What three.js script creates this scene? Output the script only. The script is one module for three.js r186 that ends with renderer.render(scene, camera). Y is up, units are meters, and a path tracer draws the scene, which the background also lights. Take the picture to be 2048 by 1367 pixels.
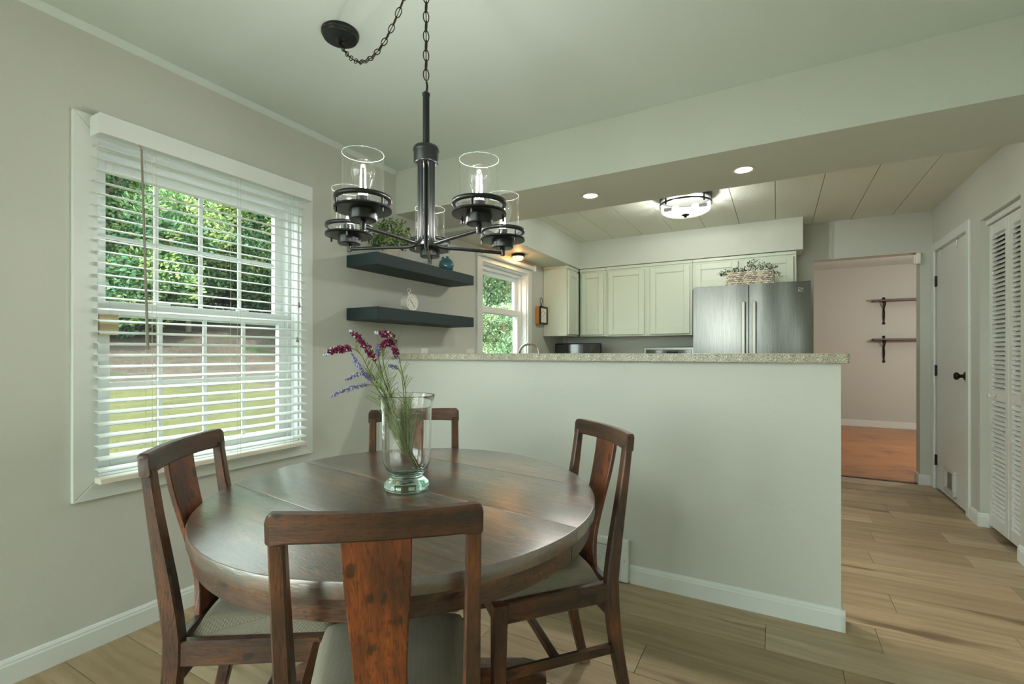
import * as THREE from 'three';
import { RoundedBoxGeometry } from 'three/addons/geometries/RoundedBoxGeometry.js';
import { mergeGeometries, mergeVertices, toCreasedNormals } from 'three/addons/utils/BufferGeometryUtils.js';

// ---------------------------------------------------------------- camera, sky, sun, exposure
const scene = new THREE.Scene();
const camera = new THREE.PerspectiveCamera(2 * Math.atan(683.5 / 964) * 180 / Math.PI, 2048 / 1367, 0.05, 300);
const YAW = Math.atan2(531, 964);                       // the camera looks this far left of -z
camera.position.set(0, 1.15, 0);
camera.rotation.set(0, YAW, 0);
camera.setViewOffset(2048, 1367, 0, -22.5, 2048, 1367);  // lens shift: upright verticals, horizon a little low
const renderer = new THREE.WebGLRenderer({ antialias: true });
renderer.toneMapping = THREE.LinearToneMapping;
renderer.toneMappingExposure = 1.42;
renderer.shadowMap.enabled = true;
const SUN = new THREE.Vector3(0.62, 1.25, -0.18).normalize();
scene.background = new THREE.Color().setRGB(6.4, 6.8, 6.8);   // bright hazy white sky, the same all round
const sun = new THREE.DirectionalLight(0xfff1dc, 7);
sun.position.copy(SUN).multiplyScalar(60);
sun.shadow.camera.left = sun.shadow.camera.bottom = -40; sun.shadow.camera.right = sun.shadow.camera.top = 40; sun.shadow.camera.far = 150;
scene.add(sun, sun.target);
const LAMP = { bulb: 0.19, recessed: 2.4, flush: 2.1, soffit: 0.16, hall: 3.7, rear: 2.5 };

// ---------------------------------------------------------------- helpers
const rng = (s) => () => { s = (s + 0x6d2b79f5) | 0; let t = Math.imul(s ^ (s >>> 15), 1 | s); t = (t + Math.imul(t ^ (t >>> 7), 61 | t)) ^ t; return ((t ^ (t >>> 14)) >>> 0) / 4294967296; };
const V = (x, y, z) => new THREE.Vector3(x, y, z);
const mix = (a, b, t) => a + (b - a) * t, clamp = (x, a = 0, b = 1) => Math.min(b, Math.max(a, x)), sm = (a, b, x) => { const t = clamp((x - a) / (b - a)); return t * t * (3 - 2 * t); };
const taken = new Map();
function numbered(n) { const k = taken.get(n) ?? 0; taken.set(n, k + 1); return k ? n + '_' + String(k).padStart(3, '0') : n; }
function thing(name, label, category, [x, y, z] = [0, 0, 0], turn = 0, group) {
  const o = new THREE.Group(); o.name = numbered(name); o.position.set(x, y, z); o.rotation.y = turn;
  o.userData = { label, category }; if (group) o.userData.group = group;
  scene.add(o); return o;
}
function structure(name, label, geo, mat) {
  const o = geo ? new THREE.Mesh(geo, mat) : new THREE.Group(); o.name = numbered(name);
  o.userData = { kind: 'structure', label }; scene.add(o); return o;
}
function part(name, geo, mat, parent, label) {
  const o = new THREE.Mesh(Array.isArray(geo) ? merge(geo) : geo, mat); o.name = name; if (label) o.userData.label = label;
  parent.add(o); return o;
}
function merge(list) {
  const l = list.map((g) => { const h = g.index ? g.toNonIndexed() : g.clone(); for (const k of Object.keys(h.attributes)) if (!['position', 'normal', 'uv'].includes(k)) h.deleteAttribute(k); if (!h.attributes.uv) h.setAttribute('uv', new THREE.BufferAttribute(new Float32Array(h.attributes.position.count * 2), 2)); return h; });
  return mergeGeometries(l);
}
const box = (x0, x1, y0, y1, z0, z1) => new THREE.BoxGeometry(Math.abs(x1 - x0), Math.abs(y1 - y0), Math.abs(z1 - z0)).translate((x0 + x1) / 2, (y0 + y1) / 2, (z0 + z1) / 2);
const rbox = (x0, x1, y0, y1, z0, z1, r = 0.003, s = 1) => new RoundedBoxGeometry(Math.abs(x1 - x0), Math.abs(y1 - y0), Math.abs(z1 - z0), s, r).translate((x0 + x1) / 2, (y0 + y1) / 2, (z0 + z1) / 2);
const cyl = (r0, r1, y0, y1, n = 24, x = 0, z = 0, open = false) => new THREE.CylinderGeometry(r1, r0, y1 - y0, n, 1, open).translate(x, (y0 + y1) / 2, z);
const lathe = (pts, n = 40) => new THREE.LatheGeometry(pts.map(([r, y]) => new THREE.Vector2(r, y)), n);
const tube = (pts, r, seg = 24, rad = 6, closed = false) => new THREE.TubeGeometry(new THREE.CatmullRomCurve3(pts.map((p) => p.isVector3 ? p : V(...p)), closed, 'centripetal'), seg, r, rad, closed);
function line(points, closed = false) { const c = new THREE.CurvePath(); for (let i = 0; i + 1 < points.length; i++) c.add(new THREE.LineCurve3(V(...points[i]), V(...points[i + 1]))); return c; }
const rod = (a, b, r, n = 8) => new THREE.TubeGeometry(new THREE.LineCurve3(V(...a), V(...b)), 1, r, n);
// rings of points joined to a skin and capped
function loft(rings, crease = 0.6) {
  const n = rings[0].length, pos = [], idx = [];
  for (const r of rings) for (const p of r) pos.push(...p);
  for (let i = 0; i + 1 < rings.length; i++) for (let j = 0; j < n; j++) { const a = i * n + j, b = i * n + (j + 1) % n, c = a + n, d = b + n; idx.push(a, c, b, b, c, d); }
  for (const [i, flip] of [[0, 1], [rings.length - 1, 0]]) for (let j = 1; j + 1 < n; j++) idx.push(...(flip ? [i * n, i * n + j, i * n + j + 1] : [i * n, i * n + j + 1, i * n + j]));
  const g = new THREE.BufferGeometry(); g.setAttribute('position', new THREE.Float32BufferAttribute(pos, 3)); g.setIndex(idx);
  g.computeVertexNormals();
  // make sure the skin faces outwards
  const c = V(0, 0, 0); rings[rings.length >> 1].forEach((p) => c.add(V(...p).multiplyScalar(1 / n)));
  const k = (rings.length >> 1) * n, nn = V(0, 0, 0).fromBufferAttribute(g.attributes.normal, k), pp = V(0, 0, 0).fromBufferAttribute(g.attributes.position, k).sub(c);
  if (nn.dot(pp) < 0) { for (let i = 0; i < idx.length; i += 3) [idx[i], idx[i + 1]] = [idx[i + 1], idx[i]]; g.setIndex(idx); }
  return toCreasedNormals(g, crease);
}
const oct = (hx, hz, c) => [[-hx + c, -hz], [hx - c, -hz], [hx, -hz + c], [hx, hz - c], [hx - c, hz], [-hx + c, hz], [-hx, hz - c], [-hx, -hz + c]];
// a bar with horizontal sections: [x, y, z, half width, half depth]
const post = (secs, c = 0.004) => loft(secs.map(([x, y, z, hx, hz]) => oct(hx, hz, c).map(([a, b]) => [x + a, y, z + b])));
// uv in metres; the grain (u) runs along one axis
function grain(g, axis = 'x', ou = 0, ov = 0) {
  const a = { x: 0, y: 1, z: 2 }[axis], p = g.attributes.position, n = g.attributes.normal, uv = new Float32Array(p.count * 2), rest = [0, 1, 2].filter((k) => k !== a);
  for (let i = 0; i < p.count; i++) {
    const P = [p.getX(i), p.getY(i), p.getZ(i)], N = [n.getX(i), n.getY(i), n.getZ(i)].map(Math.abs);
    let cu = a, cv = N[rest[0]] <= N[rest[1]] ? rest[0] : rest[1];
    if (N[a] > 0.8) { cu = rest[0]; cv = rest[1]; }
    uv[i * 2] = P[cu] + ou; uv[i * 2 + 1] = P[cv] + ov;
  }
  g.setAttribute('uv', new THREE.BufferAttribute(uv, 2)); return g;
}
// grain running round a rim: u follows the angle, v the height; flat tops keep their grain
function rim(g, radius) {
  const p = g.attributes.position, n = g.attributes.normal, uv = g.attributes.uv;
  for (let i = 0; i < p.count; i++) if (Math.abs(n.getY(i)) < 0.6) uv.setXY(i, Math.atan2(p.getZ(i), p.getX(i)) * radius, p.getY(i));
  return g;
}
function extrude(pts, depth, holes = [], bevel = 0) {
  const s = new THREE.Shape(pts.map(([x, y]) => new THREE.Vector2(x, y)));
  for (const h of holes) s.holes.push(new THREE.Path(h.map(([x, y]) => new THREE.Vector2(x, y))));
  return new THREE.ExtrudeGeometry(s, { depth, bevelEnabled: bevel > 0, bevelThickness: bevel, bevelSize: bevel, bevelOffset: -bevel, bevelSegments: 2, curveSegments: 24 });
}
const rectPts = (a0, a1, b0, b1) => [[a0, b0], [a1, b0], [a1, b1], [a0, b1]];
// walls: 'x' walls are drawn in (z, y) and thickened along x, 'z' walls in (x, y)
const wallX = (x, t, pts, holes) => extrude(pts, Math.abs(t), holes).rotateY(-Math.PI / 2).translate(t > 0 ? x + t : x, 0, 0);   // local (u,v,w) -> (-w, v, u)
const wallZ = (z, t, pts, holes) => extrude(pts, Math.abs(t), holes).translate(0, 0, t > 0 ? z : z - Math.abs(t));

// ---------------------------------------------------------------- computed textures
function lattice(seed) {
  const r = rng(seed), n = 256, t = new Float32Array(n * n); for (let i = 0; i < t.length; i++) t[i] = r();
  return (x, y, px, py) => {
    const ix = Math.floor(x), iy = Math.floor(y), fx = x - ix, fy = y - iy, w = (k, p) => ((k % p) + p) % p, s = fx * fx * (3 - 2 * fx), q = fy * fy * (3 - 2 * fy);
    const x0 = w(ix, px) & 255, x1 = w(ix + 1, px) & 255, y0 = w(iy, py) & 255, y1 = w(iy + 1, py) & 255;
    return mix(mix(t[y0 * n + x0], t[y0 * n + x1], s), mix(t[y1 * n + x0], t[y1 * n + x1], s), q);
  };
}
function fbm(nz, u, v, fx, fy, oct_ = 4) { let a = 0, k = 0.5, t = 0; for (let i = 0; i < oct_; i++) { a += k * nz(u * fx, v * fy, fx, fy); t += k; k *= 0.5; fx *= 2; fy *= 2; } return a / t; }
function texture(w, h, fn, { srgb = true, size = [1, 1] } = {}) {
  const d = new Uint8Array(w * h * 4);
  for (let y = 0; y < h; y++) for (let x = 0; x < w; x++) { const c = fn(x / w, y / h, x, y), i = (y * w + x) * 4; if (typeof c === 'number') d[i] = d[i + 1] = d[i + 2] = clamp(c, 0, 255); else { d[i] = clamp(c[0], 0, 255); d[i + 1] = clamp(c[1], 0, 255); d[i + 2] = clamp(c[2], 0, 255); } d[i + 3] = 255; }
  const t = new THREE.DataTexture(d, w, h); t.wrapS = t.wrapT = THREE.RepeatWrapping; t.magFilter = THREE.LinearFilter; t.minFilter = THREE.LinearMipmapLinearFilter; t.generateMipmaps = true;
  if (srgb) t.colorSpace = THREE.SRGBColorSpace;
  t.repeat.set(1 / size[0], 1 / size[1]); t.needsUpdate = true; return t;
}
const n1 = lattice(11), n2 = lattice(23), n3 = lattice(37);
const pal = (stops, t) => { t = clamp(t) * (stops.length - 1); const i = Math.min(stops.length - 2, Math.floor(t)), f = t - i; return stops[i].map((c, k) => mix(c, stops[i + 1][k], f)); };
// greyed oak of the laminate planks
const floorTex = texture(2048, 1024, (u, v) => {
  const warp = fbm(n2, u, v, 6, 6, 3) * 0.05, f = fbm(n1, u, v + warp, 5, 60, 4), fine = n3(u * 60, (v + warp) * 220, 60, 220), broad = fbm(n2, u, v + warp, 3, 9, 3);
  const streak = sm(0.52, 0.78, fbm(n3, u, v + warp, 7, 26, 4)) * sm(0.4, 0.7, broad);
  let t = 0.15 + 0.55 * f + 0.22 * broad + 0.1 * (fine - 0.5);
  const c = pal([[122, 104, 80], [166, 147, 119], [192, 174, 145], [212, 196, 168]], t);
  return c.map((x, k) => x * (1 - streak * [0.34, 0.38, 0.42][k]));
}, { size: [2.6, 1.3] });
// fumed oak of the table and chairs
const oak = (seed, a, b, c) => { const p = lattice(seed), q = lattice(seed + 5); return texture(1024, 1024, (u, v) => {
  const w = fbm(q, u, v, 3, 4, 3) * 0.07, f = fbm(p, u, v + w, 3, 40, 5), pore = sm(0.6, 0.85, p(u * 34, (v + w) * 250, 34, 250)), blotch = fbm(q, u, v, 4, 7, 5), knot = sm(0.7, 0.82, fbm(q, u + 0.37, v, 9, 16, 3)), flake = sm(0.62, 0.72, fbm(p, u + v * 0.3, v, 30, 34, 2));
  const col = pal([a, b, c], f * 0.7 + (blotch - 0.5) * 1.1 + 0.16 + flake * 0.1);
  return col.map((x) => x * (1 - 0.24 * pore) * (1 - 0.45 * knot));
}, { size: [0.46, 0.46] }); };
const tableTex = oak(51, [44, 29, 20], [86, 56, 36], [140, 92, 56]);
const chairTex = oak(83, [42, 27, 18], [74, 45, 27], [114, 66, 35]);
const splatTex = oak(97, [54, 30, 17], [106, 53, 24], [152, 77, 33]);
const woodBump = texture(512, 512, (u, v) => 255 * (0.6 + 0.4 * fbm(n1, u, v, 4, 60, 3) - 0.5 * sm(0.66, 0.82, n2(u * 30, v * 150, 30, 150))), { srgb: false, size: [0.45, 0.45] });
// herringbone tweed
const tweedTex = texture(256, 256, (u, v, x, y) => {
  const col = (x >> 6) & 1, xx = x & 63, d = ((col ? xx : 63 - xx) + y) & 15, edge = xx < 2 || xx > 61, nn = n3(u * 90, v * 90, 90, 90);
  const t = (edge ? 0.45 : d < 7 ? 0.16 : 0.9) * 0.8 + 0.2 * nn; return pal([[62, 58, 50], [128, 121, 106], [176, 168, 148]], t);
}, { size: [0.05, 0.05] });
const tweedBump = texture(256, 256, (u, v, x, y) => { const col = (x >> 6) & 1, xx = x & 63, d = ((col ? xx : 63 - xx) + y) & 15; return d < 7 ? 90 : 220; }, { srgb: false, size: [0.05, 0.05] });
// speckled worktop
const stoneTex = texture(1024, 1024, (u, v) => {
  const a = n1(u * 170, v * 170, 170, 170), b = n2(u * 110, v * 110, 110, 110), c = n3(u * 230, v * 230, 230, 230), g = fbm(n2, u, v, 12, 12, 3);
  let col = [176 + 22 * (g - 0.5), 170 + 22 * (g - 0.5), 148 + 20 * (g - 0.5)];
  if (a > 0.72) col = col.map((x) => x * 0.55); if (b > 0.78) col = [222, 218, 202]; if (c > 0.86) col = [70, 62, 46]; if (c < 0.1) col = [140, 122, 90];
  return col;
}, { size: [0.3, 0.3] });
const paintBump = texture(512, 512, (u, v) => 255 * fbm(n2, u, v, 60, 60, 3), { srgb: false, size: [0.6, 0.6] });
const stippleBump = texture(512, 512, (u, v) => 255 * sm(0.35, 0.7, fbm(n1, u, v, 48, 48, 3)), { srgb: false, size: [0.5, 0.5] });
const steelBump = texture(512, 512, (u, v) => 255 * (0.5 + 0.5 * (fbm(n3, u, v, 5, 2, 2) - 0.5)), { srgb: false, size: [1.1, 2.4] });
const brushTex = texture(512, 512, (u, v) => { const t = 122 + 10 * (n1(u * 256, v * 6, 256, 6) - 0.5) + 8 * (n2(u * 128, v * 3, 128, 3) - 0.5); return [t, t, t * 0.97]; }, { size: [0.4, 0.4] });
const hallTex = texture(1024, 1024, (u, v) => {
  const s = Math.floor(v * 18), off = n1(s * 7.3, 3.1, 256, 256), f = fbm(n2, u + off, v, 4, 90, 3), tone = n3(s * 3.7, Math.floor((u + off) * 2) * 5.1, 256, 256), joint = (v * 18) % 1 < 0.035;
  const w = sm(0.55, 0.8, fbm(n1, u, v, 5, 5, 3));
  return pal([[120, 70, 30], [166, 104, 50], [196, 134, 72]], 0.2 + 0.45 * f + 0.35 * tone - 0.35 * w).map((x) => joint ? x * 0.6 : x);
}, { size: [1.1, 1.1] });
const lawnTex = texture(1024, 1024, (u, v) => { const a = fbm(n1, u, v, 30, 30, 4), b = fbm(n2, u, v, 5, 5, 4), c = n3(u * 250, v * 250, 250, 250); return pal([[34, 36, 10], [50, 51, 15], [63, 64, 22], [74, 70, 31]], a * 0.45 + b * 0.45 + (c - 0.5) * 0.35 + 0.05); }, { size: [6, 6] });
const litterTex = texture(1024, 1024, (u, v) => { const a = n1(u * 120, v * 120, 120, 120), b = fbm(n2, u, v, 7, 7, 4), c = n3(u * 210, v * 210, 210, 210); return pal([[25, 20, 18], [52, 43, 36], [75, 65, 59], [105, 97, 93]], a * 0.5 + b * 0.35 + (c - 0.5) * 0.5 + 0.02).map((x, k) => b > 0.58 ? mix(x, [38, 50, 24][k], sm(0.58, 0.7, b)) : x); }, { size: [4, 4] });

// printed clock dial: hour numerals and minute dots
function dialTex(font, rad) {
  const c = document.createElement('canvas'); c.width = c.height = 256; const x = c.getContext('2d');
  x.fillStyle = '#efece2'; x.fillRect(0, 0, 256, 256); x.fillStyle = '#2e2b26'; x.font = font; x.textAlign = 'center'; x.textBaseline = 'middle';
  for (let i = 1; i <= 12; i++) { const a = i * Math.PI / 6; x.fillText(String(i), 128 + rad * Math.sin(a), 128 - rad * Math.cos(a)); }
  for (let i = 0; i < 60; i++) { const a = i * Math.PI / 30; x.beginPath(); x.arc(128 + 119 * Math.sin(a), 128 - 119 * Math.cos(a), i % 5 ? 1.2 : 2.6, 0, 7); x.fill(); }
  const t = new THREE.CanvasTexture(c); t.colorSpace = THREE.SRGBColorSpace; return t;
}
// ---------------------------------------------------------------- materials
const std = (o) => new THREE.MeshStandardMaterial({ roughness: 0.6, ...o });
const phys = (o) => new THREE.MeshPhysicalMaterial({ roughness: 0.6, ...o });
const M = {
  wall: std({ color: '#c8cac1', roughness: 0.62, bumpMap: paintBump, bumpScale: 0.0004 }),
  hallWall: std({ color: '#c0c2bb', roughness: 0.7 }),
  ceiling: std({ color: '#d4e0da', roughness: 0.85, bumpMap: paintBump, bumpScale: 0.0006 }),
  panel: std({ color: '#e4e7d9', roughness: 0.85, bumpMap: stippleBump, bumpScale: 0.0005 }),
  trim: std({ color: '#dde2dd', roughness: 0.38 }),
  beam: std({ color: '#c8cdc2', roughness: 0.6, bumpMap: paintBump, bumpScale: 0.0004 }),
  door: std({ color: '#dcdfda', roughness: 0.34 }),
  cabinet: std({ color: '#d2dac8', roughness: 0.42 }),
  cabinetBody: std({ color: '#cfd6c4', roughness: 0.5 }),
  gap: std({ color: '#3a352c', roughness: 0.9 }),
  table: phys({ map: tableTex, roughness: 0.34, ior: 2.3, bumpMap: woodBump, bumpScale: 0.0004, clearcoat: 1, clearcoatRoughness: 0.26 }),
  tableEdge: phys({ map: tableTex, roughness: 0.42, bumpMap: woodBump, bumpScale: 0.0005, clearcoat: 0.25, clearcoatRoughness: 0.35 }),
  chair: phys({ map: chairTex, roughness: 0.42, bumpMap: woodBump, bumpScale: 0.0005, clearcoat: 0.3, clearcoatRoughness: 0.35 }),
  splat: phys({ map: splatTex, roughness: 0.42, bumpMap: woodBump, bumpScale: 0.0005, clearcoat: 0.3, clearcoatRoughness: 0.35 }),
  tweed: std({ map: tweedTex, roughness: 0.95, bumpMap: tweedBump, bumpScale: 0.0006 }),
  glide: std({ color: '#8d8779', roughness: 0.5 }),
  stone: phys({ map: stoneTex, roughness: 0.3 }),
  black: std({ color: '#131616', roughness: 0.36 }),
  iron: std({ color: '#17181a', roughness: 0.5, metalness: 0.4 }),
  bronze: std({ color: '#2b2119', roughness: 0.35, metalness: 0.6 }),
  chain: std({ color: '#31261c', roughness: 0.45, metalness: 0.6 }),
  shelf: std({ color: '#1b3032', roughness: 0.6 }),
  glass: phys({ color: '#ffffff', roughness: 0.02, transmission: 1, thickness: 0, ior: 1.5 }),
  rimGlass: phys({ color: '#cfd8d4', roughness: 0.1, transmission: 0.75, thickness: 0, ior: 1.5 }),
  seeded: phys({ color: '#f4f8f6', roughness: 0.08, transmission: 0.95, thickness: 0, ior: 1.5 }),
  pane: phys({ color: '#f4faf7', roughness: 0.02, transmission: 1, thickness: 0, ior: 1.45 }),
  vase: phys({ color: '#ffffff', roughness: 0.01, transmission: 1, thickness: 0.01, ior: 1.5, attenuationColor: new THREE.Color('#9fe0cf'), attenuationDistance: 0.3 }),
  filament: std({ color: '#ffffff', emissive: '#fff3df', emissiveIntensity: 26 }),
  lens: std({ color: '#ffffff', emissive: '#fff1dc', emissiveIntensity: 5 }),
  warmLens: std({ color: '#ffffff', emissive: '#ffc98a', emissiveIntensity: 1.4 }),
  vinyl: std({ color: '#e9edec', roughness: 0.4 }),
  slat: phys({ color: '#e2e7e4', roughness: 0.42 }),
  cord: std({ color: '#d8d4c6', roughness: 0.8 }),
  wand: std({ color: '#8b8272', roughness: 0.4 }),
  block: std({ color: '#d2bf98', roughness: 0.7 }),
  steel: std({ map: brushTex, roughness: 0.26, metalness: 1, bumpMap: steelBump, bumpScale: 0.02 }),
  steelBar: std({ color: '#96948c', roughness: 0.3, metalness: 1 }),
  nickel: std({ color: '#b9b2a4', roughness: 0.22, metalness: 1 }),
  appliance: phys({ color: '#0e1112', roughness: 0.12, clearcoat: 1, clearcoatRoughness: 0.05 }),
  white: std({ color: '#e8e6dc', roughness: 0.45 }),
  plastic: std({ color: '#eceae2', roughness: 0.4 }),
  cream: std({ color: '#e6dfd0', roughness: 0.4 }),
  face: std({ color: '#efece2', roughness: 0.6 }),
  alarmDial: std({ map: dialTex('30px serif', 94), roughness: 0.5 }),
  wallDial: std({ map: dialTex('bold 34px serif', 90), roughness: 0.6 }),
  ink: std({ color: '#2a2824', roughness: 0.7 }),
  honey: std({ color: '#b9803f', roughness: 0.55 }),
  darkwood: std({ color: '#4a2c1e', roughness: 0.4 }),
  teal: phys({ color: '#2f6a7b', roughness: 0.12, clearcoat: 1, clearcoatRoughness: 0.08 }),
  washed: std({ color: '#c9c2b2', roughness: 0.85 }),
  hall: phys({ map: hallTex, roughness: 0.28 }),
  lawn: std({ map: lawnTex, roughness: 1 }),
  litter: std({ map: litterTex, roughness: 1 }),
  bark: std({ color: '#5b5044', roughness: 0.95 }),
  flap: phys({ color: '#5a5f60', roughness: 0.3 }),
  petFrame: std({ color: '#c9c9c2', roughness: 0.4 }),
  burgundy: std({ color: '#7c1a48', roughness: 0.8 }),
  lavender: std({ color: '#8076b4', roughness: 0.8 }),
  frost: std({ color: '#cfd6e6', roughness: 0.8 }),
  stem: std({ color: '#6b7840', roughness: 0.7 }),
  blade: phys({ color: '#94a35c', roughness: 0.9, transmission: 0.3, thickness: 0 }),
  sage: phys({ color: '#b9c88a', roughness: 0.9, transmission: 0.3, thickness: 0 }),
  foliage: phys({ color: '#3a6026', roughness: 0.85, transmission: 0.3, thickness: 0 }),
  foliageLight: phys({ color: '#7c9440', roughness: 0.85, transmission: 0.3, thickness: 0 }),
  wicker: std({ color: '#c8bfac', roughness: 0.9 }),
  wickerDark: std({ color: '#a0978a', roughness: 0.9 }),
  soil: std({ color: '#3a2c20', roughness: 1 }),
  ventDark: std({ color: '#2c2f33', roughness: 0.9 }),
  roof: std({ color: '#6a655e', roughness: 0.9 }),
};
const floorMats = [[0, 0, '#ffffff'], [1, 0, '#f1ece4'], [2, 0, '#e8e0d4'], [3, 0, '#fbf4ea'], [4, 0, '#ddd6ca']].map(([, , c]) => std({ map: floorTex, color: c, roughness: 0.42, bumpMap: woodBump, bumpScale: 0.0003 }));

// ---------------------------------------------------------------- room shell
const XL = -2.345, XR = 1.18, ZB = -5.43, ZR = 2.75, CH = 2.42, CK = 2.389, KW = 0.0404;   // left, right, back, rear, ceilings
// kitchen part of the left wall stands at a slight angle: s along it from the beam, off into the room
const KT = Math.atan2(1, KW), KL = Math.hypot(1, KW);
const K = (s, y, off = 0) => V(XL + s * KW / KL + off / KL, y, -2.57 - s / KL + off * KW / KL);
const sOf = (z) => (-2.57 - z) * KL;
{
  structure('wall_left', 'beige wall with the large window', wallX(XL, -0.155, rectPts(-2.57, ZR + 0.15, -0.1, 2.7), [rectPts(-1.79, -0.865, 0.655, 2.0), rectPts(0.15, 2.5, 0.03, 2.2)]), M.wall);
  const s1 = sOf(-5.43);
  const wk = structure('wall_left_kitchen', 'beige kitchen wall with the narrow window', extrude(rectPts(0, s1 + 0.1, -0.1, 2.7), 0.155, [rectPts(sOf(-3.61), sOf(-4.44), 1.06, 1.97)]).translate(0, 0, -0.155), M.wall);
  wk.position.set(XL, 0, -2.57); wk.rotation.y = KT;
  structure('wall_back', 'beige wall with the doorway to the next room', wallZ(ZB, -0.13, rectPts(-2.6, 1.4, -0.1, 2.7), [rectPts(0.302, 1.095, 0, 2.036)]), M.wall);
  structure('wall_right', 'beige wall with the white door and the closet', wallX(XR, 0.13, rectPts(ZB - 0.13, ZR + 0.15, -0.1, 2.7), [rectPts(-5.335, -4.53, 0, 2.02), rectPts(-4.315, -3.7, 0, 2.03)]), M.wall);
  structure('wall_rear', 'beige wall with a wide glass door behind the viewer', wallZ(ZR, 0.15, rectPts(-2.6, 1.4, -0.1, 2.7), [rectPts(-2.2, -0.2, 0.03, 2.2)]), M.wall);
  structure('wall_half', 'beige half-height wall between dining room and kitchen', box(XL, 0.231, 0, 1.108, -2.53, -2.41), M.wall);
  structure('ceiling', 'smooth white dining room ceiling', box(-2.55, 1.36, CH, 2.75, -2.75, ZR + 0.2), M.ceiling);
  const bp = [[-2.36, -2.567], [1.2, -2.505], [1.2, -3.08], [-2.36, -3.135]];
  structure('ceiling_beam', 'wide dropped beam above the half wall', extrude(bp.map(([x, z]) => [x, -z]), 0.35).rotateX(-Math.PI / 2).translate(0, 2.122, 0), M.beam);
  const ck = structure('ceiling_kitchen', 'panelled kitchen ceiling');
  part('backing', box(-2.5, 1.36, CK + 0.012, 2.75, -5.5, -2.9), M.gap, ck);
  let edges = []; for (let k = -11; k <= 1; k++) edges.push(0.9 + 0.305 * k);
  for (let i = 0; i + 1 < edges.length; i++) {
    const a = edges[i] + 0.0016, b = Math.min(edges[i + 1] - 0.0016, XR);
    part('panel', grain(rbox(a, b, CK, CK + 0.014, ZB, -3.0, 0.002), 'x'), M.panel, ck);
  }
  structure('soffit_left', 'boxed soffit over the kitchen window', box(-2.36, -1.935, 2.092, 2.42, -5.43, -3.05), M.beam);
  structure('soffit_back', 'boxed soffit over the wall cabinets', box(-1.935, 0.202, 2.094, 2.42, ZB, -5.1), M.beam);
  structure('roof', 'flat roof over the house', box(-3.1, 4.2, 2.75, 2.95, -10.0, 3.6), M.roof);
  // floor: planks laid along x
  const fl = structure('floor', 'greyed oak plank floor');
  part('subfloor', box(-2.6, 1.4, -0.12, -0.011, ZB - 0.02, ZR + 0.15), M.gap, fl);
  const r = rng(7); let row = 0;
  const fixed = { '-2.883': 0.465, '-2.115': 0.208, '-1.923': -0.453, '-2.307': -0.043, '-3.459': 0.462, '-4.227': 0.57, '-3.651': 0.928 };
  for (let z0 = -2.115 - 0.192 * 18; z0 < ZR; z0 += 0.192, row++) {
    const za = Math.max(z0, ZB), zb = Math.min(z0 + 0.192, ZR); if (zb - za < 0.02) continue;
    const key = Object.keys(fixed).find((k) => Math.abs(+k - z0) < 0.02), L = 1.22;
    let x = (key ? fixed[key] : -2.4 + r() * L) - 4 * L;
    for (; x < XR; x += L) {
      const a = Math.max(x, XL - 0.01) + 0.0008, b = Math.min(x + L, XR + 0.14) - 0.0008; if (b - a < 0.02) continue;
      const g = rbox(a, b, -0.012, 0, za + 0.0008, zb - 0.0008, 0.0012); grain(g, 'x', r() * 5, r() * 5);
      part('plank', g, floorMats[Math.floor(r() * 5)], fl);
    }
  }
  structure('trim_1', 'dark threshold strip in the doorway', rbox(0.302, 1.095, 0, 0.006, -5.475, -5.43, 0.002), M.darkwood);
  // baseboards with a stepped top edge
  const bb = (len) => extrude([[0, 0], [0.014, 0], [0.014, 0.068], [0.011, 0.074], [0.011, 0.079], [0.006, 0.088], [0, 0.09]], len);
  const along = (name, x0, z0, x1, z1, label) => {                       // the room lies to local +x, the right hand of the run
    const d = Math.hypot(x1 - x0, z1 - z0), o = structure(name, label, bb(d), M.trim); o.position.set(x0, 0, z0); o.rotation.y = Math.atan2(x1 - x0, z1 - z0); return o;
  };
  along('baseboard_left', XL, -2.396, XL, 0.14, 'white baseboard under the large window');
  along('baseboard_half', 0.245, -2.41, -0.65, -2.41, 'white baseboard along the half wall');
  along('baseboard_half_end', 0.231, -2.53, 0.231, -2.396, 'white baseboard round the end of the half wall');
  along('baseboard_half_left', -0.96, -2.41, XL, -2.41, 'white baseboard in the corner behind the table');
  along('baseboard_right', XR, ZR, XR, -3.7, 'white baseboard on the near part of the right wall');
  along('baseboard_right_pier', XR, -4.315, XR, -4.47, 'white baseboard between closet and white door').rotation.y = Math.PI;
  along('baseboard_right_return', XR + 0.045, -4.315, XR - 0.014, -4.315, 'white baseboard on the closet corner');
  along('baseboard_back', XR, ZB, 1.085, ZB, 'white baseboard on the short wall by the doorway');
  along('baseboard_jamb', 1.095, -5.417, 1.095, -5.56, 'white baseboard in the doorway reveal');
  // crown strip at the left wall
  structure('trim_2', 'slim moulding where the left wall meets the ceiling', extrude([[0, 0], [0.018, 0.02], [0.02, 0.026], [0, 0.026]], ZR + 2.56).translate(XL, CH - 0.026, -2.56), M.ceiling);
}
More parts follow.
